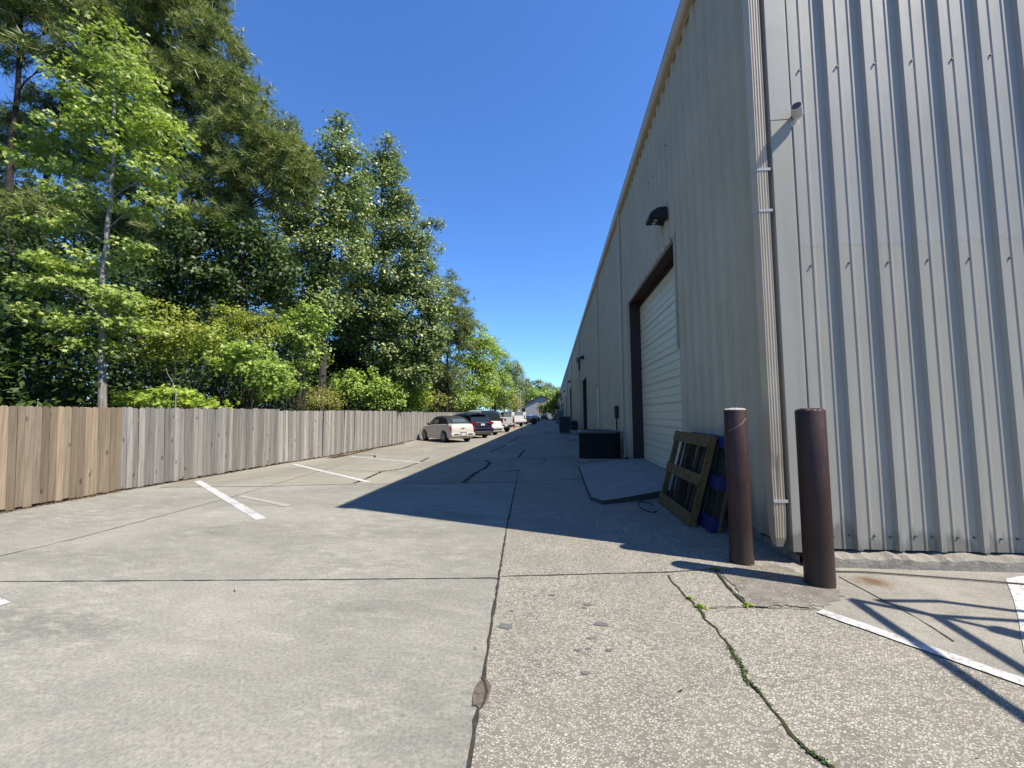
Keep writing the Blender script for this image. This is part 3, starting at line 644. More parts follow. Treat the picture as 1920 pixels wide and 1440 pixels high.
# pine straw along the fence
lines = [(G(640, 857), G(700, 843)), (G(700, 842), G(760, 832)), (G(628, 859), G(648, 854))]
Ps = []
for a, b in lines:
    k = 900; f = rng.uniform(0, 1, (k, 1)); Ps.append(np.array(a)*(1-f)+np.array(b)*f+np.abs(rng.normal(size=(k, 1)))*np.array([[-.10, -.05, 0]])+np.array([0, 0, .012]))
a = np.array((-9.36, 5.5, .01)); b = np.array((-8.3, 25, .01)); 
for (x0, y0), (x1, y1) in zip(FE[2:9], FE[3:9]):
    k = 260; f = rng.uniform(0, 1, (k, 1)); Ps.append(np.array((x0+.06, y0, .008))*(1-f)+np.array((x1+.06, y1, .008))*f+np.abs(rng.normal(size=(k, 1)))*np.array([[.03, 0, 0]]))
P = np.concatenate(Ps); V = leaf_quads(P, rng.normal(size=P.shape)*.4+np.array([0, 0, 1]), .11, .16, .1); V[:, :, 2] = np.maximum(V[:, :, 2], .008)
tag(fast_mesh('pine_straw', V, 4, M['straw']), 'brown pine straw gathered along the fence foot', 'pine straw', kind='stuff')
# weeds in the cracks
def weed(px, py, n, s, lab, z=.01):
    p = np.array(G(px, py)); P = p+rng.normal(size=(n, 3))*np.array([s, s, 0])*.7+np.array([0, 0, z])+np.abs(rng.normal(size=(n, 1)))*np.array([[0, 0, s*.4]])
    b = tuple(p); V = leaf_quads(P, rng.normal(size=P.shape)*.6+np.array([0, 0, 1]), .035, .5); V[:, :, 2] = np.maximum(V[:, :, 2], .009)
    tag(fast_mesh('weed', V, 4, M['lf_vine'], None, b), lab, 'weed')
weed(1342, 1068, 40, .03, 'bright weed tuft at the joint left of the first bollard')
weed(1312, 1140, 34, .025, 'small weed in the long mossy crack')
weed(1296, 1124, 20, .02, 'tiny weed at the top bend of the mossy crack')
weed(1402, 1138, 18, .02, 'little weed at the foot of the mossy joint')
mp_ = [G(*q) for q in ((1300, 1130), (1322, 1160), (1345, 1180), (1368, 1215), (1390, 1250), (1400, 1275), (1425, 1300), (1450, 1330), (1480, 1380), (1515, 1410), (1560, 1440))]
Ps = []
for a, b in zip(mp_[:-1], mp_[1:]):
    k = int(rng.choice([8, 20, 70, 110])); f = rng.uniform(0, 1, (k, 1)); Ps.append(np.array(a)*(1-f)+np.array(b)*f+rng.normal(size=(k, 3))*np.array([.004+.00009*k, .006, 0])+np.array([0, 0, .01]))
P = np.concatenate(Ps); V = leaf_quads(P, rng.normal(size=P.shape)*.6+np.array([0, 0, 1]), .016, .5)
V[:, :, 2] = np.maximum(V[:, :, 2], .0065)
tag(fast_mesh('moss', V, 4, M['lf_dark']), 'olive moss growing in the long crack', 'moss', kind='stuff')
for i, (px, py, c) in enumerate(((440, 1109, 'joint'), (1278, 1297, 'joint'), (1140, 1221, 'joint'), (1836, 1423, 'joint'), (892, 1218, 'joint'))):
    p = np.array(G(px, py)); V = leaf_quads(p[None]+np.array([0, 0, .012]), np.array([[.1, .1, 1.0]]), .07 if i == 0 else .035, .35); V[:, :, 2] = np.maximum(V[:, :, 2], .008)
    tag(fast_mesh('fallen_leaf', V, 4, M['straw'] if i % 2 else M['joint'], None, tuple(p)), ('largest dry leaf lying on the smooth concrete', 'dark curled leaf beside the mossy crack', 'small dark leaf among the tar spots', 'dry leaf near the lower right corner', 'dark leaf speck on the smooth concrete near the joint')[i], 'leaf')

# ------------------------------------------------------------------ fence
fence = empty('wooden_fence', (-9.4, 6, 0), 'tall dog eared board fence, tan boards then weathered grey ones', 'fence')
cum = [0.0]
for a, b in zip(FE[:-1], FE[1:]): cum.append(cum[-1]+math.hypot(b[0]-a[0], b[1]-a[1]))
def fat(s):
    for i in range(len(cum)-1):
        if s <= cum[i+1] or i == len(cum)-2:
            f = (s-cum[i])/(cum[i+1]-cum[i]); a, b = FE[i], FE[i+1]; d = Vector((b[0]-a[0], b[1]-a[1], 0)).normalized()
            return Vector((a[0]+(b[0]-a[0])*f, a[1]+(b[1]-a[1])*f, 0)), d
s_tan = cum[3]
secs = []; s = s_tan
while s > 2.0: secs.append((s-2.44, s)); s -= 2.44
secs.reverse(); s = s_tan
while s < cum[-1]-2.5: secs.append((s, s+2.44)); s += 2.44
for i, (a, b) in enumerate(secs):
    m = MB(fence.location); tan = b <= s_tan+.01; rails = MB(fence.location)
    hh = random.uniform(1.80, 1.83) if tan else random.uniform(1.79, 1.845)
    lean0 = 0 if tan else random.uniform(-.015, .015); x = a; far = b > s_tan+26; k = 0
    while x < b-.05:
        w = .122*random.uniform(.95, 1.05) if tan else .138*random.uniform(.82, 1.02)
        if far: w *= 1.0
        p, d = fat(x); nrm = Vector((d.y, -d.x, 0)); z1 = hh+(random.uniform(-.006, .006) if tan else random.uniform(-.018, .018)); off = random.uniform(0, .003) if tan else random.uniform(0, .012)
        ln = random.uniform(-.003, .003) if tan else random.uniform(-.005, .005)+lean0*.4
        ln -= .036*max(0, min(1, 1-(x-s_tan)/8))
        if not tan and random.random() < .05: off += .02; ln += .022*random.choice((-1, 1))
        z0 = random.uniform(.015, .05); w2 = w-(.004 if tan else random.uniform(.001, .005)); e = .032
        poly = [(0, z0), (w2, z0), (w2, z1-e), (w2-e*.7, z1-e*.2), (w2-e, z1), (e, z1), (e*.7, z1-e*.2), (0, z1-e)]
        m.prism(poly, 0, .017, lambda u, v, q: tuple(p+d*(u+ln*v)+nrm*(q+off+.0)+Vector((0, 0, v))))
        x += w; k += 1
    p0, d0 = fat(a); p1, d1 = fat(min(b, cum[-1])); nrm = Vector((d0.y, -d0.x, 0))
    for zc in (.35, .95, 1.55):
        rails.prism([(-.04, zc-.045), (-.004, zc-.045), (-.004, zc+.045), (-.04, zc+.045)], 0, 1, lambda u, v, q: tuple(p0.lerp(p1, q)+nrm*u+Vector((0, 0, v))))
    mt = M['tanwood'] if tan else (M['greywood'] if b < s_tan+5 else M['palewood'])
    o = m.build('fence_panel', mt, fence, fix=True)
    rails.build('rail', M['greywood'], o)
    po = MB(fence.location); po.box(p0.x-.14, p0.x-.05, p0.y-.045, p0.y+.045, 0, 1.72); po.build('post', M['greywood'], fence)

# ------------------------------------------------------------------ warehouse
EAVE = 9.0
wh = empty('warehouse', (WX, EY, 0), 'long ribbed metal warehouse with taupe side wall and pale grey gable end', 'warehouse')
O = (WX, EY, 0); PITCHR = .405
def rib_profile(t0, t1, rb=.046, rt=.026, rh=.043):
    out = []; k0 = math.floor(t0/PITCHR)-1; k1 = math.ceil(t1/PITCHR)+1
    for k in range(k0, k1):
        b = k*PITCHR
        for t_, o in ((-rb, 0), (-rt, rh), (rt, rh), (rb, 0), (.118, 0), (.126, .007), (.144, .007), (.152, 0), (.252, 0), (.260, .007), (.278, .007), (.286, 0)):
            out.append((b+t_, o))
    out.sort(); pts = [(t0, np.interp(t0, [p[0] for p in out], [p[1] for p in out]))]
    pts += [p for p in out if t0 < p[0] < t1]; pts.append((t1, np.interp(t1, [p[0] for p in out], [p[1] for p in out])))
    return pts
def sheet(mb, t0, t1, z0, z1, f, off=0.0):
    pr = rib_profile(t0, t1, .078, .034, .055) if f is side else rib_profile(t0, t1); vs = []; fs = []
    for t_, o in pr:
        za = z0; zb = z1(t_) if callable(z1) else z1
        vs += [f(t_, o+off, za), f(t_, o+off, zb)]
    for i in range(len(pr)-1): fs.append((2*i, 2*i+2, 2*i+3, 2*i+1))
    mb.add(vs, fs)
side = lambda t_, o, z: (WX-o, t_, z)
endw = lambda t_, o, z: (t_, EY-o, z)
LEN = 146
doors = [(8.75, 14.1, 5.3), (31.2, 35.6, 4.4), (55.5, 60.5, 5.2), (73.5, 77.5, 4.9), (96, 100, 4.9)]
mdoors = [(23.5, 24.9, 3.25), (39.5, 40.6, 2.5)]
op = sorted(doors+mdoors)
m = MB(O); y = EY+.12
for a, b, h in op:
    sheet(m, y, a, .12, EAVE, side); sheet(m, a, b, h, EAVE, side); y = b
sheet(m, y, LEN, .12, EAVE, side)
sw = m.build('side_wall', M['sidewall'], wh, fix=False)
RX, RZ = 17.0, EAVE+1.35
gz = lambda x: EAVE+.1+(RZ-EAVE)*(1-abs(x-RX)/(RX-WX))
m = MB(O); sheet(m, WX+.17, 31.3, .16, 3.505, endw); ew = m.build('end_wall', M['endlow'], wh, fix=False, label='pale grey ribbed gable wall')
m = MB(O); sheet(m, WX+.17, 31.3, 3.50, gz, endw, .0008); ew2 = m.build('upper_end_wall', M['endhigh'], wh, fix=False, label='bluish upper sheets of the gable wall')
# screws
for zz, lst in ((.30, (.165, .32)), (3.28, (.10,)), (5.62, (.10,))):
    for k in range(int(WX/PITCHR), int(7.2/PITCHR)):
        for dx in lst:
            x = k*PITCHR+dx+random.uniform(-.008, .008)
            if x > WX+.22:
                zq = zz+random.uniform(-.012, .012); m = MB(O); m.tube([(x, EY+.002, zq), (x, EY-.016, zq)], .012, 6); m.build('screw', M['steel'], ew if zz < 3.5 else ew2)
for k in range(9): m = MB(O); m.tube([(WX+.195, EY-.002, .35+k*.9), (WX+.195, EY-.03, .35+k*.9)], .009, 6); m.build('screw', M['steel'], ew)
for k in range(26):
    yy, zz = random.uniform(5.4, 30), random.choice((2.2, 4.1, 6.2, 7.6))+random.uniform(-.03, .03)
    if not (8.6 < yy < 14.3 and zz < 5.5):
        m = MB(O); m.tube([(WX, yy, zz), (WX-.048, yy, zz)], .009, 6); m.build('screw', M['dark'], sw)
# other walls, roof, footing, trims
m = MB(O); m.box(31.3, 31.5, EY, LEN, 0, EAVE); m.build('rear_wall', M['sidewall'], wh)
m = MB(O); m.prism([(WX, 0), (31.3, 0), (31.3, EAVE), (RX, RZ), (WX, EAVE)], LEN, LEN+.2, lambda u, v, q: (u, q, v)); m.build('far_end_wall', M['sidewall'], wh)
m = MB(O); m.prism([(WX-.12, EAVE+.10), (RX, RZ+.12), (31.6, EAVE+.10), (31.6, EAVE+.16), (RX, RZ+.20), (WX-.12, EAVE+.16)], EY-.10, LEN+.3, lambda u, v, q: (u, q, v)); m.build('roof', M['roofm'], wh)
m = MB(O); m.prism([(WX-.005, EAVE-.02), (RX, RZ-.02), (RX, RZ+.25), (WX-.005, EAVE+.25)], EY-.13, EY-.04, lambda u, v, q: (u, q, v)); m.build('rake_trim', M['trim'], wh)
m = MB(O); m.prism([(WX-.02, EAVE-.06), (WX-.13, EAVE-.06), (WX-.17, EAVE-.02), (WX-.17, EAVE+.12), (WX-.19, EAVE+.17), (WX-.14, EAVE+.17), (WX-.02, EAVE+.09)], EY-.14, LEN+.3, lambda u, v, q: (u, q, v)); m.build('gutter', M['trim'], wh)
m = MB(O)   # rough footing: subdivided strip with an uneven top edge
vs = []; fs = []; nx = 160; xs = np.linspace(WX+.03, 14, nx)
for x in xs:
    h = .155+random.uniform(-.02, .012); o = random.uniform(0, .02)
    vs += [(x, EY-.125-o*.3, 0), (x, EY-.12-o*.4, .06), (x, EY-.11-o, h-.055), (x, EY-.06-o*2, h-.03), (x, EY+.1, h)]
for i in range(nx-1):
    for j in range(4): fs.append((i*5+j, (i+1)*5+j, (i+1)*5+j+1, i*5+j+1))
m.add(vs, fs)
vs = []; fs = []; ys = list(np.linspace(EY-.02, 8.7, 50))
for y_ in ys:
    h = .12+random.uniform(-.03, .01); o = random.uniform(0, .03)
    vs += [(WX+.03-o, y_, 0), (WX+.03-o, y_, h-.02), (WX+.09, y_, h)]
for i in range(len(ys)-1):
    for j in range(2): fs.append((i*3+j, i*3+j+1, i*3+j+4, i*3+j+3))
m.add(vs, fs)
m.box(WX+.05, WX+.3, 14.2, LEN, 0, .13); m.build('footing', M['footing'], wh, fix=False)
m = MB(O)   # corner trim: flat panel, bright return edge
m.prism([(WX-.06, EY+.14), (WX-.06, EY-.045), (WX+.165, EY-.045), (WX+.178, EY-.02), (WX+.178, EY+.01), (WX, EY+.01), (WX, EY+.14)], .125, 5.02, lambda u, v, q: (u, v, q))
m.build('corner_trim', M['endlow'], wh, bevel=.004)
m = MB(O); m.prism([(WX-.063, EY+.14), (WX-.063, EY-.048), (WX+.168, EY-.048), (WX+.180, EY-.02), (WX+.180, EY+.01), (WX, EY+.01), (WX, EY+.14)], 5.0, EAVE+.05, lambda u, v, q: (u, v, q))
m.build('corner_trim', M['endhigh'], wh, bevel=.004)
# downspouts
def downspout(y0, w=.13, dp=.10, bottom=.12, straps=(), near=False, x0=None):
    m = MB(O); xo = WX-.045 if x0 is None else x0
    nf = 4; pr = [(xo, y0+w), (xo-dp, y0+w)]
    pr += [(xo-dp, y0)]
    for k in range(nf):   # fluted front face
        a = xo-dp+dp*(k+.25)/nf; b = xo-dp+dp*(k+.75)/nf; c_ = xo-dp+dp*(k+1)/nf
        pr += [(a, y0), (a+.003, y0+.006), (b, y0+.006), (b+.003, y0)]
    pr.append((xo, y0))
    zs = [bottom, bottom+.10, bottom+.34, bottom+.85, bottom+1.0, 4, EAVE-.02]; sc = [.55, .9, 1, 1, 1, 1, 1]
    secs = []
    for z, s_ in zip(zs, sc):
        cx, cyy = xo-dp/2, y0+w/2
        dent = -.012 if (near and abs(z-(bottom+.85)) < .01) else 0
        secs.append([(cx+(u-cx)*s_, cyy+(v-cyy)*s_-dent*(1 if u < cx else .3), z) for u, v in pr])
    m.loft(secs); d = m.build('downspout', M['trim'], wh)
    for z in straps:
        q = MB(O); q.box(xo-dp-.004, xo+.03, y0-.005, y0+w+.004, z-.015, z+.015); q.build('strap', M['strap'] if near else M['trim'], d)
    return d
downspout(4.86, .15, .115, .17, (.66, 3.93, 4.42), True, WX-.115)
for y0 in (15.05, 22.7, 37.8, 53, 68.2, 83.4, 98.6, 113.8): downspout(y0, .12, .09, .06, (3.3, 8.3))
# roll up doors
def rollup(a, b, h, near=False):
    m = MB(O); XI = WX+.36
    m.box(WX+.012, XI+.1, a-.12, a, .1, h+.1); m.box(WX+.012, XI+.1, b, b+.12, .1, h+.1); m.box(WX+.012, XI+.1, a, b, h, h+.1)
    m.box(XI-.02, XI+.08, a, b, h-.12, h)
    jb = m.build('door_frame', M['jamb'], wh)
    m = MB(O)
    if near:
        vs = []; fs = []; z = .05; zs = []
        while z < h-.12:
            for dz, o in ((0, 0), (.012, .018), (.026, .018), (.036, 0), (.19, 0), (.196, .006), (.206, .006), (.212, 0), (.40, 0), (.406, .006), (.416, .006), (.422, 0)): zs.append((z+dz, o))
            z += .61
        for z, o in zs: vs += [(XI+o, a, z), (XI+o, b, z)]
        for i in range(len(zs)-1): fs.append((2*i, 2*i+1, 2*i+3, 2*i+2))
        m.add(vs, fs)
    else: m.box(XI, XI+.05, a, b, .05, h-.1)
    dr = None
    if near:
        sl_ = MB(O)
        for k in range(1, 9):
            for dz, th in ((0, .007), (.20, .004), (.405, .004)): sl_.box(XI-.004, XI+.012, a, b, .05+.61*k-.012+dz-.61, .05+.61*k-.012+dz-.61+th)
    dr = m.build('roll_up_door', M['door'] if near else M['dark'], wh, fix=False, label='white ribbed overhead door' if near else 'dark overhead door')
    if near: sl_.build('groove_shade', M['dark'], dr)  # thin dark strips paint in the shade along the door's grooves
    tr = MB(O); tr.box(WX-.055, WX+.012, a-.06, b+.06, h, h+.07); tr.box(WX-.055, WX+.012, b, b+.07, .06, h)
    tr.box(WX-.06, WX+.012, a-.07, a, (2.95 if near else .1), h); tr.build('door_trim', M['sidewall'], jb)
rollup(*doors[0], near=True)
for d in doors[1:]: rollup(*d)
for a, b, h in mdoors:
    m = MB(O); m.box(WX-.01, WX+.06, a, b, .1, h); dr = m.build('door', M['mandoor'], wh)
    m = MB(O); m.box(WX-.05, WX+.05, a-.07, a, .1, h+.07); m.box(WX-.05, WX+.05, b, b+.07, .1, h+.07); m.box(WX-.09, WX+.05, a, b, h, h+.07); m.build('door_frame', M['mandoor'], dr)
    m = MB(O); m.tube([(WX-.02, a+.1, 1.1), (WX-.07, a+.1, 1.1), (WX-.07, a+.22, 1.1)], .012, 6); m.build('handle', M['steel'], dr)
# ramp
E3 = [(.72, 8.1), (.9, 7.72), (1.5, 8.05), (2.1, 8.45), (2.97, 8.72), (2.97, 14.12), (2.62, 14.12), (1.6, 13.6), (.80, 12.9), (.74, 10.1)]
m = MB(); nE = len(E3)
def rz(x): return .03+max(0, min(1, (x-.7)/2.1))*.10+.03
top = [(x, y, rz(x)) for x, y in E3]; bot = [(x+(-.03 if x < 1 else 0), y-(.02 if y < 9 else 0), 0) for x, y in E3]
m.add(top+bot, [tuple(range(nE))]+[(i, (i+1) % nE, nE+(i+1) % nE, nE+i) for i in range(nE)])
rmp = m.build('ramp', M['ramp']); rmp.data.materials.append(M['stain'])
for pl in rmp.data.polygons: pl.material_index = 0 if abs(pl.normal.z) > .5 else 1  # upright faces get the darker tone, the top keeps the ramp concrete
struct(rmp, 'shaded concrete ramp up to the white overhead door', 'ramp')
struct(ribbon([Vector((.78, 10.9, 0)), Vector((1.6, 11.2, 0)), Vector((2.95, 11.35, 0))], .012, 0, name='pavement_crack', mat=M['joint']), 'crack across the concrete ramp', 'joint')
o = C.objects[-1]
for vtx in o.data.vertices: vtx.co.z = rz(vtx.co.x)+.004
# cable on the apron
m = MB(); pts = [G(*q, z=.018) for q in ((1562, 1071), (1620, 1072), (1680, 1076), (1760, 1082), (1850, 1089), (1920, 1095), (2000, 1103))]
m.tube(pts, .008, 6); tag(m.build('cable', M['wire'], smooth=True), 'thin black cable lying along the footing of the gable wall', 'cable')
m = MB(); pts = [Vector((1.62+.13*math.cos(a), 7.55+.42*math.sin(a), .012)) for a in np.linspace(0.2, 5.4, 24)]
m.tube(pts, .009, 6); tag(m.build('cable', M['wire'], smooth=True), 'loop of black cable on the ground by the pallets', 'cable')

# wall lamps
def wall_lamp(x, y, z, lab, s=1.0):
    r = empty('wall_lamp', (x, y, z), lab, 'wall lamp', 'lamps on the warehouse side wall')
    m = MB(); pr = [(0, .14), (-.18, .13), (-.33, .05), (-.40, -.06), (-.38, -.12), (-.12, -.12), (0, -.16)]
    m.prism([(u*s, v*s) for u, v in pr], -.20*s, .20*s, lambda u, v, q: (u, q, v)); m.build('housing', M['dark'], r, bevel=.02*s)
    for q in (-.075, .075):
        m = MB(); m.tube([(-.23*s, q*s, -.115*s), (-.23*s, q*s, -.135*s)], .045*s, 12); m.build('lens', M['lens'], r)
    return r
W1 = wall_lamp(WX-.036, 9.35, 6.05, 'black twin lens lamp above the white overhead door')
for y, z, lab in ((33.3, 6.1, 'small black lamp above the second dark doorway'), (57.5, 6.1, 'black lamp above the third doorway'), (82, 6.1, 'fourth lamp along the side wall'), (101, 5.4, 'fifth lamp along the side wall'), (112, 5.6, 'farthest lamp along the side wall')):
    c = copy_tree(W1); c.location = (WX-.036, y, z); c['label'] = lab
r = empty('vent_box', (WX-.03, 37.2, 6.2), 'grey box with pipe under it beside the second lamp', 'vent')
m = MB(); m.box(-.38, 0, -.2, .2, 0, .42); m.build('hood', M['steel'], r, bevel=.02); m = MB(); m.tube([(-.16, 0, 0), (-.16, 0, -.75)], .07, 10); m.build('pipe', M['binm'], r)
# security camera on the gable wall
r = empty('security_camera', (2.82, EY-.012, 4.98), 'white bullet camera with dark round face on the gable wall', 'security camera')
m = MB(); m.tube([(0, .012, -.02), (0, -.03, -.02)], .055, 16); m.build('mount', M['camw'], r, smooth=True)
m = MB(); m.tube([(0, -.02, -.02), (0, -.06, -.015), (-.0, -.09, .03)], .02, 10); m.build('arm', M['camw'], r, smooth=True)
m = MB(); a, b = Vector((.03, -.05, .035)), Vector((-.04, -.16, .085)); m.tube([a, a.lerp(b, .1), b], [.046, .054, .056], 18); m.build('body', M['camw'], r, smooth=True)
m = MB(); dd_ = (b-a).normalized(); m.tube([b-dd_*.002, b+dd_*.006], [.050, .046], 18); m.build('face', M['brownlens'], r, smooth=True)
# electrical box
r = empty('electrical_box', (WX-.04, 16.7, 1.45), 'dark electrical disconnect box with cables above the condenser', 'electrical box')
m = MB(); m.box(-.14, 0, -.16, .16, 0, .48); m.build('box', M['binm'], r, bevel=.01)
m = MB(); m.tube([(-.07, 0, 0), (-.07, -.02, -.5), (-.1, -.15, -1.1), (-.25, -.35, -1.3)], .02, 7); m.tube([(-.07, .08, 0), (-.07, .07, -.7), (-.07, .05, -1.4)], .016, 7); m.build('conduit', M['wire'], r, smooth=True)

# bollards
def bollard(p, r, h, lab, topm, flare):
    e = empty('bollard', (p.x, p.y, 0), lab, 'bollard')
    m = MB(); m.tube([(0, 0, -.01), (0, 0, .03), (0, 0, .12), (0, 0, h*.5), (0, 0, h-.004), (0, 0, h)], [r*flare, r*flare, r, r, r, r*.985], 40); m.build('post', M['bollard'], e, smooth=True)
    m = MB(); rings = []
    for k, (rr, zz) in enumerate(((.97, 0), (.9, .012), (.6, .02), (.2, .024))):
        rings.append([(r*rr*math.cos(a)*(1+random.uniform(-.04, .04)), r*rr*math.sin(a), h-.002+zz+random.uniform(-.006, .006)) for a in np.linspace(0, 2*math.pi, 25)[:-1]])
    m.loft(rings); m.build('cap', topm, e)
    return e
b1 = bollard(G(1393, 1060)+Vector((.035, .11, 0)), .115, 1.655, 'rusty brown steel bollard nearer the door, with a pale gouge near its top', M['mortar'], 1.08)
m = MB()   # the pale gouge
pts = []
for k in range(12):
    f = k/11; a = R(-150+f*95); pts.append((.117*math.cos(a), .117*math.sin(a), 1.43+.13*f**1.6))
m.tube(pts, [.002+.004*(k/11) for k in range(12)], 5); m.build('gouge', M['gougem'], b1)
bollard(G(1540, 1105)+Vector((.06, .12, 0)), .125, 1.64, 'dark maroon steel bollard standing at the warehouse corner, the larger one', M['bollard'], 1.0)

# pallets
def pallet_frame(o, mat):
    o.rotation_euler = (0, 0, 0)
def pallet(y0, y1, xb, xt, zt, lab, front, back, side_, blocks=None, slats_v=False):
    e = empty('pallet', (xb, (y0+y1)/2, 0), lab, 'pallet')
    L = math.hypot(xt-xb, zt); u = Vector(((xt-xb)/L, 0, zt/L)); nrm = Vector((-u.z, 0, u.x)); W = y1-y0
    def bd(name, ya, yb, ha, hb, da, db, mat, par=e):
        m = MB()
        for y in (ya, ):
            vs = [Vector((0, yy, 0))+u*hh-nrm*dd2+Vector((0, 0, .005)) for dd2 in (da, db) for hh in (ha, hb) for yy in (ya, yb)]
        m.add(vs, [(0, 1, 3, 2), (4, 6, 7, 5), (0, 4, 5, 1), (2, 3, 7, 6), (0, 2, 6, 4), (1, 5, 7, 3)]); return m.build(name, mat, par, bevel=.004)
    h = W/2
    for a, b in ((0.02, .20), (L*.5-.085, L*.5+.085), (L-.19, L-.01)): bd('board', -h, h, a, b, -.0, .02, front)
    for ya, yb in ((-h, -h+.05), (h-.05, h)): bd('stringer', ya, yb, 0, L, .02, .11, side_)
    bd('stringer', -.02, .03, 0, L, .02, .11, back)
    n = 7
    for k in range(n):
        y = -h+.18+(W-.42)*k/(n-1)
        if slats_v: bd('slat', y-.055, y+.06, .0, L, .11, .13, back)
    if not slats_v:
        for k in range(6): bd('slat', -h, h, .02+k*(L-.12)/5, .13+k*(L-.12)/5, .11, .13, back)
    if blocks:
        for a in (.0, L*.5-.09, L-.2): bd('block', -h-.03, -h+.10, a, a+.19, -.006, .115, blocks)
    return e
pallet(6.28, 7.98, 1.90, 2.26, 1.31, 'worn brown timber pallet leaning nearest the door', M['pallet'], M['palletd'], M['pallet'], slats_v=True)
pallet(6.02, 7.55, 2.10, 2.43, 1.30, 'dark blue edged pallet leaning behind the brown one', M['bluew'], M['greenw'], M['palletd'], blocks=M['bluew'], slats_v=True)
r = empty('timber_batten', (2.2, 5.98, 0), 'tan timber batten propped at the end of the pallets', 'timber')
m = MB(); m.prism([(0, 0), (.035, 0), (.20, .70), (.165, .70)], 0, .05, lambda u, v, q: (u, q, v)); m.build('batten', M['pallet'], r, bevel=.004)
m = MB(); m.prism([(.205, .80), (.24, .80), (.33, 1.2), (.295, 1.2)], 0, .05, lambda u, v, q: (u, q, v)); m.build('batten', M['pallet'], r, bevel=.004)

# condensers
def condenser(x0, x1, y0, y1, h, lab):
    cx, cy_ = (x0+x1)/2, (y0+y1)/2; e = empty('condenser', (cx, cy_, 0), lab, 'air conditioner', 'air conditioners along the side wall'); w, d = (x1-x0)/2, (y1-y0)/2
    m = MB(); m.box(-w-.08, w+.08, -d-.08, d+.08, 0, .07); m.build('pad', M['ramp'], e, bevel=.01)
    def rr(s, z):
        out = []
        for sx_, sy_, a0 in ((1, 1, 0), (-1, 1, 90), (-1, -1, 180), (1, -1, 270)):
            for k in range(5):
                a = R(a0+k*22.5); out.append((sx_*(w-.26)*s+.26*s*math.cos(a), sy_*(d-.26)*s+.26*s*math.sin(a), z))
        return out
    m = MB(); secs = []; nz_ = 26
    for k in range(nz_+1):
        z = .08+(h-.16)*k/nz_; secs += [rr(1.0, z), rr(.965, z+.014)]
    m.loft(secs); m.build('casing', M['ac'], e)
    m = MB(); m.loft([rr(1.02, h-.075), rr(1.03, h-.03), rr(1.0, h), rr(.86, h+.012), rr(.80, h-.01), rr(.3, h-.01)]); m.build('top_rim', M['ac_top'], e)
    m = MB()
    for k in range(5): m.tube([(w*.78*(k+1)/5*math.cos(a), d*.78*(k+1)/5*math.sin(a), h+.02) for a in np.linspace(0, 2*math.pi, 25)], .005, 4)
    m.build('fan_grille', M['dark'], e); return e
condenser(.92, 2.38, 14.75, 16.0, 1.02, 'big black condenser unit beside the ramp')
r = empty('brick', (1.02, 14.2, 0), 'loose block on the ground before the condenser', 'brick'); m = MB(); m.box(-.14, .14, -.07, .07, 0, .07); m.build('block', M['ramp'], r, bevel=.01)
r = empty('concrete_slab', (1.75, 27.0, 0), 'low concrete stoop between the condenser and the dark bin', 'slab'); m = MB(); m.box(-.75, .8, -1.2, 1.2, 0, .16); m.build('slab', M['ramp'], r, bevel=.03)
def bin_(x, y, w, d, h, lab, mat, lid):
    e = empty('dumpster', (x, y, 0), lab, 'bin'); m = MB()
    m.prism([(-w*.46, .08), (w*.46, .08), (w*.5, h), (-w*.5, h)], -d/2, d/2, lambda u, v, q: (u, q, v)); m.build('body', mat, e, bevel=.02)
    m = MB(); m.box(-w*.53, w*.53, -d*.53, d*.53, h, h+.07); m.build('lid', lid, e, bevel=.015)
    m = MB()
    for sx_ in (-1, 1):
        for sy_ in (-1, 1): m.tube([(sx_*w*.4-.03, sy_*d*.4, .06), (sx_*w*.4+.03, sy_*d*.4, .06)], .06, 10)
    m.build('caster', M['wire'], e); return e
bin_(1.05, 36.5, .95, 1.2, 1.36, 'dark brown lidded bin against the side wall', M['binm'], M['ac_top'])
bin_(1.1, 49.5, .8, .9, 1.2, 'small greenish bin beyond the dark brown one', M['greenbox'], M['greenbox'])
r = empty('folding_stand', (1.72, 33.8, 0), 'small metal stand in front of the dark brown bin', 'stand'); m = MB()
for x in (-.2, .2):
    for y in (-.15, .15): m.tube([(x, y, 0), (x*.9, y*.9, .62)], .014, 6)
m.build('leg', M['steel'], r); m = MB(); m.box(-.22, .22, -.17, .17, .62, .65); m.build('top', M['steel'], r)
condenser(1.75, 2.5, 42, 42.9, .95, 'black condenser past the dark bin')
condenser(1.7, 2.5, 46, 46.9, .95, 'farthest black condenser by the side wall')
r = empty('awning', (WX, 100, 3.2), 'dark sloping awning far along the side wall', 'awning')
m = MB(); m.prism([(0, .95), (-1.95, -.25), (-1.95, -.40), (0, .82)], -3, 5, lambda u, v, q: (u, q, v)); m.build('canopy', M['dark'], r)
m = MB(); m.tube([(-1.85, -2.9, -.3), (-1.85, -2.9, -3.2)], .05, 8); m.tube([(-1.85, 4.9, -.3), (-1.85, 4.9, -3.2)], .05, 8); m.build('post', M['steel'], r)
for i, (x, y, h, lab) in enumerate(((1.7, 88, 2.4, 'tall pale green cabinet under the dark awning'), (1.3, 70, 1.2, 'low pale green cabinet by the side wall'))):
    e = empty('utility_cabinet', (x, y, 0), lab, 'cabinet'); m = MB(); m.box(-.7, .7, -.6, .6, .1, h); m.build('casing', M['greenbox'], e, bevel=.03); m = MB(); m.box(-.75, .75, -.65, .65, 0, .1); m.build('base', M['ramp'], e)
    m = MB(); m.box(-.6, -.02, -.625, -.603, .3, h-.15); m.box(.02, .6, -.625, -.603, .3, h-.15); m.build('door', M['greenbox'], e)

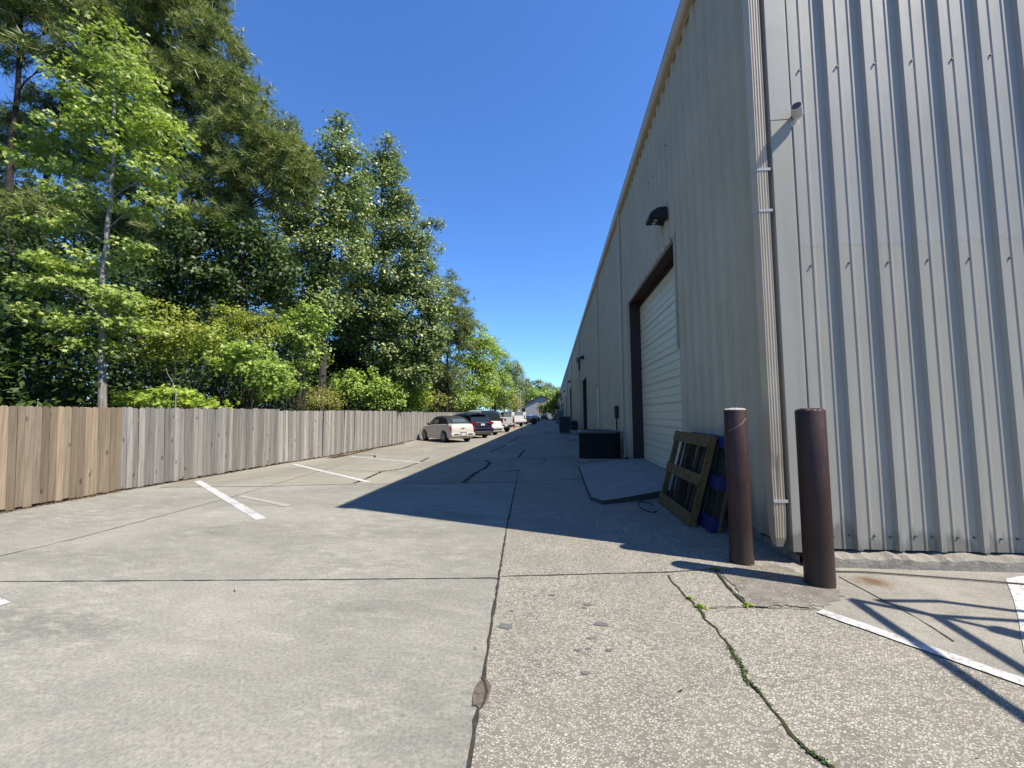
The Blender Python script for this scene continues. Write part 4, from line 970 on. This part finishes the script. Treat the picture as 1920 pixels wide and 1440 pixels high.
# steel rack out of the frame to the right, only its shadow shows
SUN_EL, SUN_AZ = R(53.8), R(20.8)      # azimuth: how far behind the camera's right hand the sun stands
sd = Vector((math.cos(SUN_AZ)*math.cos(SUN_EL), -math.sin(SUN_AZ)*math.cos(SUN_EL), math.sin(SUN_EL)))
def up(px, py, h):
    p = G(px, py); return p+sd*(h/sd.z)
rk = empty('steel_rack', (up(1600, 1126, 3).x+1.2, 2.6, 0), 'tall steel pipe rack right of view casting the barred shadow on the apron', 'rack')
def bar(a, b, r_, nm): m = MB(rk.location); m.tube([a, b], r_, 8); return m.build(nm, M['steel'], rk)
HH = 3.0
A, B_, J = up(1598, 1125, HH), up(1920, 1345, HH), up(1752, 1155, HH)
A2 = A+(B_-A)*1.7; bar(A, A2, 0.043, 'rail'); K = up(1925, 1262, HH); J2 = J+(K-J)*2.0; bar(J, J2, 0.041, 'rail')
bar(A, J, 0.038, 'cross_bar'); Q = up(1935, 1167, HH); bar(J, Q, 0.032, 'cross_bar'); T_ = up(1645, 1127, HH); T2 = up(1760, 1128, HH); T3 = up(1930, 1150, HH); bar(T_, T2, 0.032, 'cross_bar'); bar(T2, T3, 0.035, 'cross_bar')
bar(T_, J, 0.029, 'cross_bar'); U1 = up(1868, 1181, HH); U2 = up(1960, 1205, HH); bar(J, U1, 0.029, 'cross_bar'); bar(U1, U2, 0.087, 'cross_bar')
Z1 = Vector((Q.x+.6, Q.y-.1, HH)); bar(Q, Z1, 0.043, 'cross_bar'); bar(T3, Z1, 0.043, 'cross_bar'); bar(Z1, Vector((Z1.x, Z1.y, 0)), 0.072, 'post'); bar(U2, Z1, 0.043, 'cross_bar')
Z2 = Vector((Z1.x, A2.y, HH)); bar(A2, Z2, 0.043, 'cross_bar'); bar(Z1, Z2, 0.043, 'rail'); bar(Z2, Vector((Z2.x, Z2.y, 0)), 0.072, 'post')

# ------------------------------------------------------------------ vehicles
def car(name, label, loc, hd, L, W, belt, roof, yf, yr, rw, paint, glass='glass', pillars=(), top=None, zb=.24, rear='sedan', wr=.74, group='vehicles parked along the fence', rimm='rim'):
    e = empty(name, (loc[0], loc[1], 0), label, 'car' if 'truck' not in name else 'truck', group, rz=hd)
    bx, bz = [p[0] for p in belt], [p[1] for p in belt]; m = MB(); secs = []
    for y in np.linspace(-L/2, L/2, 72):
        tt = abs(y)/(L/2); w = W/2*(1-.16*max(0, tt-.55)**2/.2025*1.0); zt = float(np.interp(y, bx, bz)); b = zb+(.10 if tt > .96 else 0)
        Ra = rw*1.17
        for yw in (yf, yr):
            if abs(y-yw) < Ra: b = max(b, rw+math.sqrt(Ra*Ra-(y-yw)**2)*.98)
        mid = max(b+.02, zb+(zt-zb)*.45)
        half = [(0, b), (w*.8, b), (w*.965, min(b+.03, zt-.1)), (w, mid), (w*.99, max(mid+.01, zt-.16)), (w*.955, zt-.05), (w*.88, zt-.005), (w*.5, zt+.012), (0, zt+.016)]
        secs.append([(x, y, z) for x, z in half]+[(-x, y, z) for x, z in reversed(half[1:-1])])
    m.loft(secs); m.build('body', paint, e, smooth=True)
    if roof:
        rx, rzv = [p[0] for p in roof], [p[1] for p in roof]; ys = np.unique(np.concatenate([np.linspace(rx[0], rx[-1], 44), rx])); mg, mr = {}, MB(); prev = None
        for y in ys:
            z0 = float(np.interp(y, bx, bz))-.02; z1 = max(z0+.015, float(np.interp(y, rx, rzv))); f = (z1-z0)/max(.1, max(rzv)-z0)
            wb = W/2*.90; wt = W/2*(.90-(.90-wr)*min(1, f)); hz = z1-z0
            s_ = [(wb, z0), (wb-(wb-wt)*.15, z0+hz*.12), (wb-(wb-wt)*.82, z0+hz*.80), (wt*.97, z1-hz*.05), (wt*.75, z1+.0), (0, z1+.02*min(1, f))]
            s_ = [(x, y, z) for x, z in s_]+[(-x, y, z) for x, z in reversed(s_[:-1])]
            if prev:
                slope = abs((s_[5][2]-prev[5][2])/(y-prev[5][1]+1e-6)); ym = (y+prev[5][1])/2
                pil = any(abs(ym-p_) < .06 for p_ in pillars)
                for j in range(len(s_)-1):
                    quad = [prev[j], prev[j+1], s_[j+1], s_[j]]; sidej = j in (1, 8); topj = j in (4, 5) or (slope > .38 and j in (3, 6))
                    isg = (sidej and not pil and hz > .2) or (topj and slope > .30 and not (top and ym < 0))
                    key = (('window', 0) if j == 1 else ('window', 1)) if sidej else (('windscreen', 2) if y > (rx[0]+rx[-1])/2 else ('rear_window', 3))
                    (mg.setdefault(key, MB()) if isg else mr).add(quad, [(0, 1, 2, 3)])
            prev = s_
        for key, q in mg.items(): q.build(key[0], M[glass], e, fix=False)
        mr.build('roof', M['softtop'] if top else paint, e, smooth=False, fix=False)
    k = 0
    for yy in (yf, yr):
        for sx_ in (-1, 1):
            x = sx_*(W/2-.12); m = MB(); m.tube([(x-.115, yy, rw), (x-.09, yy, rw), (x+.09, yy, rw), (x+.115, yy, rw)], [rw*.9, rw, rw, rw*.9], 28)
            wh_ = m.build('wheel', M['tyre'], e, smooth=True); m = MB(); xo = x+sx_*.116
            m.tube([(xo-.01, yy, rw), (xo+.004, yy, rw)], rw*.28, 14)
            for q in range(7):
                a = q*2*math.pi/7; ca, sa = math.cos(a), math.sin(a); p0 = Vector((xo, yy+ca*rw*.15, rw+sa*rw*.15)); p1 = Vector((xo, yy+ca*rw*.66, rw+sa*rw*.66)); m.tube([p0, p1], [rw*.10, rw*.07], 5)
            m.tube([(xo, yy+rw*.68*math.cos(a), rw+rw*.68*math.sin(a)) for a in np.linspace(0, 2*math.pi, 25)], rw*.05, 5)
            m.build('rim', M[rimm], wh_)
    return e
def boxp(e, nm, x0, x1, y0, y1, z0, z1, mat, bevel=.02):
    m = MB(); m.box(x0, x1, y0, y1, z0, z1); return m.build(nm, M[mat], e, bevel=bevel)
def lamp(e, x, y, z, rx, rz_, mat='redlens'):
    m = MB(); secs = []
    for k, s_ in ((0, 1.0), (.03, .95), (.05, .6)):
        secs.append([(x+rx*s_*math.cos(a), y-k, z+rz_*s_*math.sin(a)) for a in np.linspace(0, 2*math.pi, 17)[:-1]])
    m.loft(secs); return m.build('tail_light', M[mat], e, smooth=True)
# champagne convertible with a black soft top
HD = R(42)
def place(px, Y): p = AY(px, 780, Y); return (p.x, p.y)
def centre(rear, hd, L): return (rear[0]-math.sin(hd)*L/2, rear[1]+math.cos(hd)*L/2)
e = car('convertible_car', 'champagne convertible with black soft top parked nearest', centre((-5.2, 24.1), HD, 4.25), HD, 4.25, 1.74,
        [(-2.125, .62), (-2.09, .93), (-1.98, 1.06), (-1.7, 1.10), (-.6, 1.06), (.5, 1.03), (.95, 1.00), (1.6, .93), (1.95, .84), (2.1, .70), (2.125, .55)],
        [(-1.72, 1.10), (-1.30, 1.42), (-.75, 1.54), (.0, 1.55), (.35, 1.49), (1.05, 1.02)], 1.35, -1.27, .325, M['champagne'], 'pglass', [-1.75+.1*k for k in range(14)]+[.35], 'soft', wr=.70)
m = MB(); m.add([(-.48, -1.745, 1.16), (.48, -1.745, 1.16), (.40, -1.46, 1.38), (-.40, -1.46, 1.38)], [(0, 1, 2, 3)]); m.build('rear_window', M['pglass'], e, fix=False)
lamp(e, -.73, -2.00, .80, .10, .16); lamp(e, .73, -2.00, .80, .10, .16)
boxp(e, 'bumper', -.80, .80, -2.19, -1.95, .34, .56, 'champagne', .06)
boxp(e, 'bumper_insert', -.62, -.30, -2.205, -2.17, .44, .53, 'chrome'); boxp(e, 'bumper_insert', .30, .62, -2.205, -2.17, .44, .53, 'chrome')
boxp(e, 'licence_plate', -.17, .17, -2.212, -2.195, .40, .56, 'plate', .004); boxp(e, 'plate_recess', -.21, .21, -2.200, -2.16, .37, .60, 'plastic', .01)
m = MB(); m.prism([(-.20, .035), (-.06, -.0), (0, -.03), (.06, 0), (.20, .035), (.06, .022), (0, .03), (-.06, .022)], -2.128, -2.118, lambda u, v, q: (u, q, v+.83)); m.build('emblem', M['chrome'], e)
boxp(e, 'door_handle', -.875, -.86, -.55, -.38, .90, .94, 'chrome', .006); boxp(e, 'door_handle', .86, .875, -.55, -.38, .90, .94, 'chrome', .006)
for s_ in (-1, 1):
    m = MB(); m.tube([(s_*.80, .62, 1.05), (s_*.90, .58, 1.08), (s_*1.0, .58, 1.09)], [.03, .085, .07], 10); m.build('mirror', M['plastic'], e, smooth=True)
boxp(e, 'rocker', -.845, .845, -.85, .95, .20, .30, 'champagne', .03)
# navy crossover
e = car('crossover_car', 'navy crossover with dark glass and silver bumper skid, second in the row', centre((-4.75, 28.35), R(43), 4.75), R(43), 4.75, 1.90,
        [(-2.37, .60), (-2.33, 1.0), (-2.25, 1.10), (-1.5, 1.12), (1.1, 1.05), (1.5, 1.02), (2.1, .92), (2.3, .80), (2.37, .55)],
        [(-2.22, 1.10), (-1.95, 1.50), (-1.75, 1.66), (-1.0, 1.70), (.0, 1.69), (.5, 1.60), (1.35, 1.04)], 1.42, -1.36, .36, M['navy'], 'glass', (-1.75, -1.05, .1), wr=.70)
for s_ in (-1, 1):
    m = MB(); m.prism([(s_*.92, 1.0), (s_*.88, 1.12), (s_*.42, 1.06), (s_*.44, .98), (s_*.80, .92)], -2.37, -2.28, lambda u, v, q: (u, q, v)); m.build('tail_light', M['redlens'], e)
boxp(e, 'trim_strip', -.42, .42, -2.365, -2.33, 1.03, 1.055, 'chrome', .005); boxp(e, 'bumper', -.90, .90, -2.44, -2.2, .44, .72, 'navy', .06); boxp(e, 'skid_plate', -.72, .72, -2.455, -2.3, .33, .49, 'chrome', .03)
boxp(e, 'licence_plate', -.16, .16, -2.40, -2.33, .86, 1.0, 'plate', .004); boxp(e, 'spoiler', -.62, .62, -2.10, -1.80, 1.645, 1.68, 'navy', .015)
m = MB(); m.tube([(.085*math.cos(a), -2.372, 1.10+.05*math.sin(a)) for a in np.linspace(0, 2*math.pi, 17)], .010, 5); m.build('emblem', M['chrome'], e)
for s_ in (-1, 1): boxp(e, 'roof_rail', s_*.66-.02, s_*.66+.02, -1.5, .3, 1.70, 1.735, 'plastic', .01); boxp(e, 'reflector', s_*.72-.1, s_*.72+.1, -2.45, -2.42, .56, .62, 'redlens', .005)
# white tall SUV
e = car('suv_car', 'white tall SUV mostly hidden behind the navy crossover', centre((-4.6, 32.3), R(42), 5.1), R(42), 5.1, 2.0,
        [(-2.55, .7), (-2.5, 1.1), (-1.5, 1.15), (1.2, 1.12), (2.3, 1.05), (2.5, .9), (2.55, .6)], [(-2.48, 1.15), (-2.2, 1.72), (-1.9, 1.92), (0, 1.96), (.6, 1.85), (1.35, 1.15)], 1.6, -1.5, .39, M['white'], 'glass', (-1.8, -.9, .15), wr=.76)
for s_ in (-1, 1): boxp(e, 'tail_light', s_*.92-.07, s_*.92+.07, -2.52, -2.4, .95, 1.35, 'redlens')
boxp(e, 'bumper', -.95, .95, -2.66, -2.4, .5, .72, 'white', .05)
# silver pickup
def bed(e, L, W, zt, ca, mat):
    boxp(e, 'cargo_bed', -W/2+.12, W/2-.12, -L/2+.12, ca, zt-.02, zt+.022, 'plastic', .005)
e = car('pickup_truck', 'silver pickup with tall tailgate parked beyond the white SUV', centre((-4.25, 37.6), R(38), 5.8), R(38), 5.8, 2.02,
        [(-2.9, .75), (-2.88, 1.32), (-2.8, 1.36), (-.8, 1.36), (-.6, 1.32), (1.3, 1.22), (2.6, 1.12), (2.85, .95), (2.9, .7)], [(-.82, 1.34), (-.70, 1.84), (-.45, 1.95), (.4, 1.95), (.75, 1.86), (1.45, 1.22)], 1.85, -1.75, .42, M['silver'], 'pglass', (-.65, .0), zb=.42, wr=.78)
bed(e, 5.8, 2.02, 1.36, -.9, 'silver'); boxp(e, 'tailgate', -.80, .80, -2.93, -2.86, .78, 1.37, 'silver', .02); boxp(e, 'bumper', -.98, .98, -3.06, -2.86, .52, .72, 'chrome', .03)
for s_ in (-1, 1): boxp(e, 'tail_light', s_*.91-.08, s_*.91+.08, -2.93, -2.8, .88, 1.28, 'redlens')
boxp(e, 'licence_plate', -.16, .16, -3.075, -3.05, .56, .70, 'plate', .004)
m = MB(); m.prism([(-.17, .10), (-.10, .0), (-.05, .02), (-.04, -.12), (.04, -.12), (.05, .02), (.10, 0), (.17, .10), (.06, .07), (-.06, .07)], -2.955, -2.93, lambda u, v, q: (u, q, v+1.14)); m.build('emblem', M['plastic'], e)
# white utility truck with service body
e = car('utility_truck', 'white utility truck with service boxes at the back', centre((-4.35, 54.5), R(30), 6.0), R(30), 6.0, 2.1,
        [(-3.0, .85), (-2.98, 1.1), (-.4, 1.15), (1.4, 1.28), (2.7, 1.15), (2.95, .95), (3.0, .7)], [(-.38, 1.15), (-.25, 1.9), (0, 2.02), (.8, 2.02), (1.1, 1.92), (1.75, 1.25)], 2.0, -1.7, .42, M['white'], 'glass', (-.2,), zb=.5, wr=.8)
for s_ in (-1, 1): boxp(e, 'service_box', s_*.83-.22, s_*.83+.22, -3.0, -.45, 1.1, 1.92, 'white', .03); boxp(e, 'tail_light', s_*.83-.06, s_*.83+.06, -3.03, -3.0, 1.15, 1.5, 'plastic')
boxp(e, 'tailgate', -.60, .60, -3.02, -2.95, 1.0, 1.45, 'white', .02); boxp(e, 'bumper', -1.05, 1.05, -3.18, -2.95, .62, .98, 'white', .03); boxp(e, 'ladder_rack', -.9, .9, -2.0, -1.9, 1.93, 1.99, 'plastic', .01)
SED = ([(-2.3, .6), (-2.25, .98), (-1.6, 1.02), (1.0, .98), (1.9, .88), (2.25, .75), (2.3, .55)], [(-1.75, 1.0), (-1.1, 1.40), (-.6, 1.47), (.2, 1.46), (1.1, .98)])
for px, Y, hd, pt, lab in ((998, 66, 35, 'charcoal', 'dark sedan just past the utility truck'), (1000, 72, 35, 'white', 'white sedan among the far dark cars'), (1003, 79, 35, 'charcoal', 'black sedan at the far end of the row'), (1006, 90, 35, 'navy', 'dark blue sedan last along the fence')):
    X = (px-1035)/FPX*Y; HDc = R(hd)
    car('sedan_car', lab, (X-1.2, Y+1.9), HDc, 4.6, 1.8, *SED, 1.4, -1.35, .33, M[pt], 'glass', (-1.1, -.1), wr=.68)
for x, lab, pt in ((-5.2, 'dark car across the lane end, left one', 'charcoal'), (-2.2, 'dark blue car across the lane end, middle one', 'navy'), (1.3, 'dark car across the lane end under the small tree', 'charcoal')):
    car('sedan_car', lab, (x, 118), R(8 if x < -4 else -6), 4.6, 1.85, *SED, 1.4, -1.35, .33, M[pt], 'glass', (-1.1, -.1), wr=.68, group='cars at the lane end')
# cone
p = G(965, 803); r = empty('traffic_cone', (p.x, p.y, 0), 'orange traffic cone beside the silver pickup', 'traffic cone')
m = MB(); m.tube([(0, 0, .03), (0, 0, .7)], [.16, .03], 16); m.build('cone', M['orange'], r, smooth=True); m = MB(); m.box(-.2, .2, -.2, .2, 0, .03); m.build('base', M['orange'], r, bevel=.01)
m = MB(); m.tube([(0, 0, .36), (0, 0, .50)], [.104, .078], 16); m.build('band', M['plate'], r, smooth=True)
# pale pole
p = AY(976, 780, 100); r = empty('utility_pole', (p.x, p.y, 0), 'pale straight pole standing behind the utility truck', 'pole')
m = MB(); m.tube([(0, 0, 0), (0, 0, 7.3)], [.13, .10], 10); m.build('shaft', M['polew'], r, smooth=True); m = MB(); m.tube([(0, 0, 7.3), (0, 0, 7.4)], [.1, .06], 10); m.build('cap', M['steel'], r)
# far house
Y0 = 158; x0 = AY(985, 780, Y0).x; x1 = x0+13.5; xm = (x0+x1)/2-.6
r = empty('house', (xm, Y0, 0), 'pale grey gabled house with dark roof at the lane end', 'house'); o = r.location
m = MB(o); m.prism([(x0, 0), (x1, 0), (x1, 5.4), (xm, 8.3), (x0, 5.4)], Y0, Y0+16, lambda u, v, q: (u, q, v)); m.build('wall', M['siding'], r)
m = MB(o); m.prism([(x0-.7, 5.15), (xm, 8.4), (x1+.7, 5.15), (x1+.7, 5.5), (xm, 8.85), (x0-.7, 5.5)], Y0-.6, Y0+16.5, lambda u, v, q: (u, q, v)); m.build('roof', M['shingle'], r)

# ------------------------------------------------------------------ light
w = bpy.data.worlds.new('World'); SC.world = w; w.use_nodes = True; nt = w.node_tree
sky = nt.nodes.new('ShaderNodeTexSky'); sky.sky_type = 'NISHITA'; sky.sun_disc = False
sky.sun_elevation = SUN_EL; sky.sun_rotation = math.atan2(sd.x, sd.y); sky.air_density = 1.0; sky.dust_density = .0; sky.ozone_density = 2.5; sky.altitude = 0
bg = nt.nodes['Background']; 
mx = nt.nodes.new('ShaderNodeMix'); mx.data_type = 'RGBA'; mx.blend_type = 'MULTIPLY'; mx.inputs[0].default_value = 1
nt.links.new(sky.outputs[0], mx.inputs[6]); mx.inputs[7].default_value = (.74, 1.16, 1.74, 1)
nt.links.new(mx.outputs[2], bg.inputs[0]); bg.inputs[1].default_value = .073
sl = bpy.data.lights.new('sun', 'SUN'); sl.energy = 5.0; sl.angle = R(.53); sl.color = (1, .94, .83)
so = bpy.data.objects.new('sun', sl); C.objects.link(so); so.rotation_euler = sd.to_track_quat('Z', 'Y').to_euler(); so.location = (20, -10, 40)
SC.view_settings.view_transform = 'Standard'; SC.view_settings.look = 'None'; SC.view_settings.exposure = .95; SC.view_settings.gamma = 1
SC.render.engine = 'CYCLES'; SC.cycles.max_bounces = 6; SC.cycles.diffuse_bounces = 4; SC.cycles.transparent_max_bounces = 4; SC.cycles.use_denoising = True
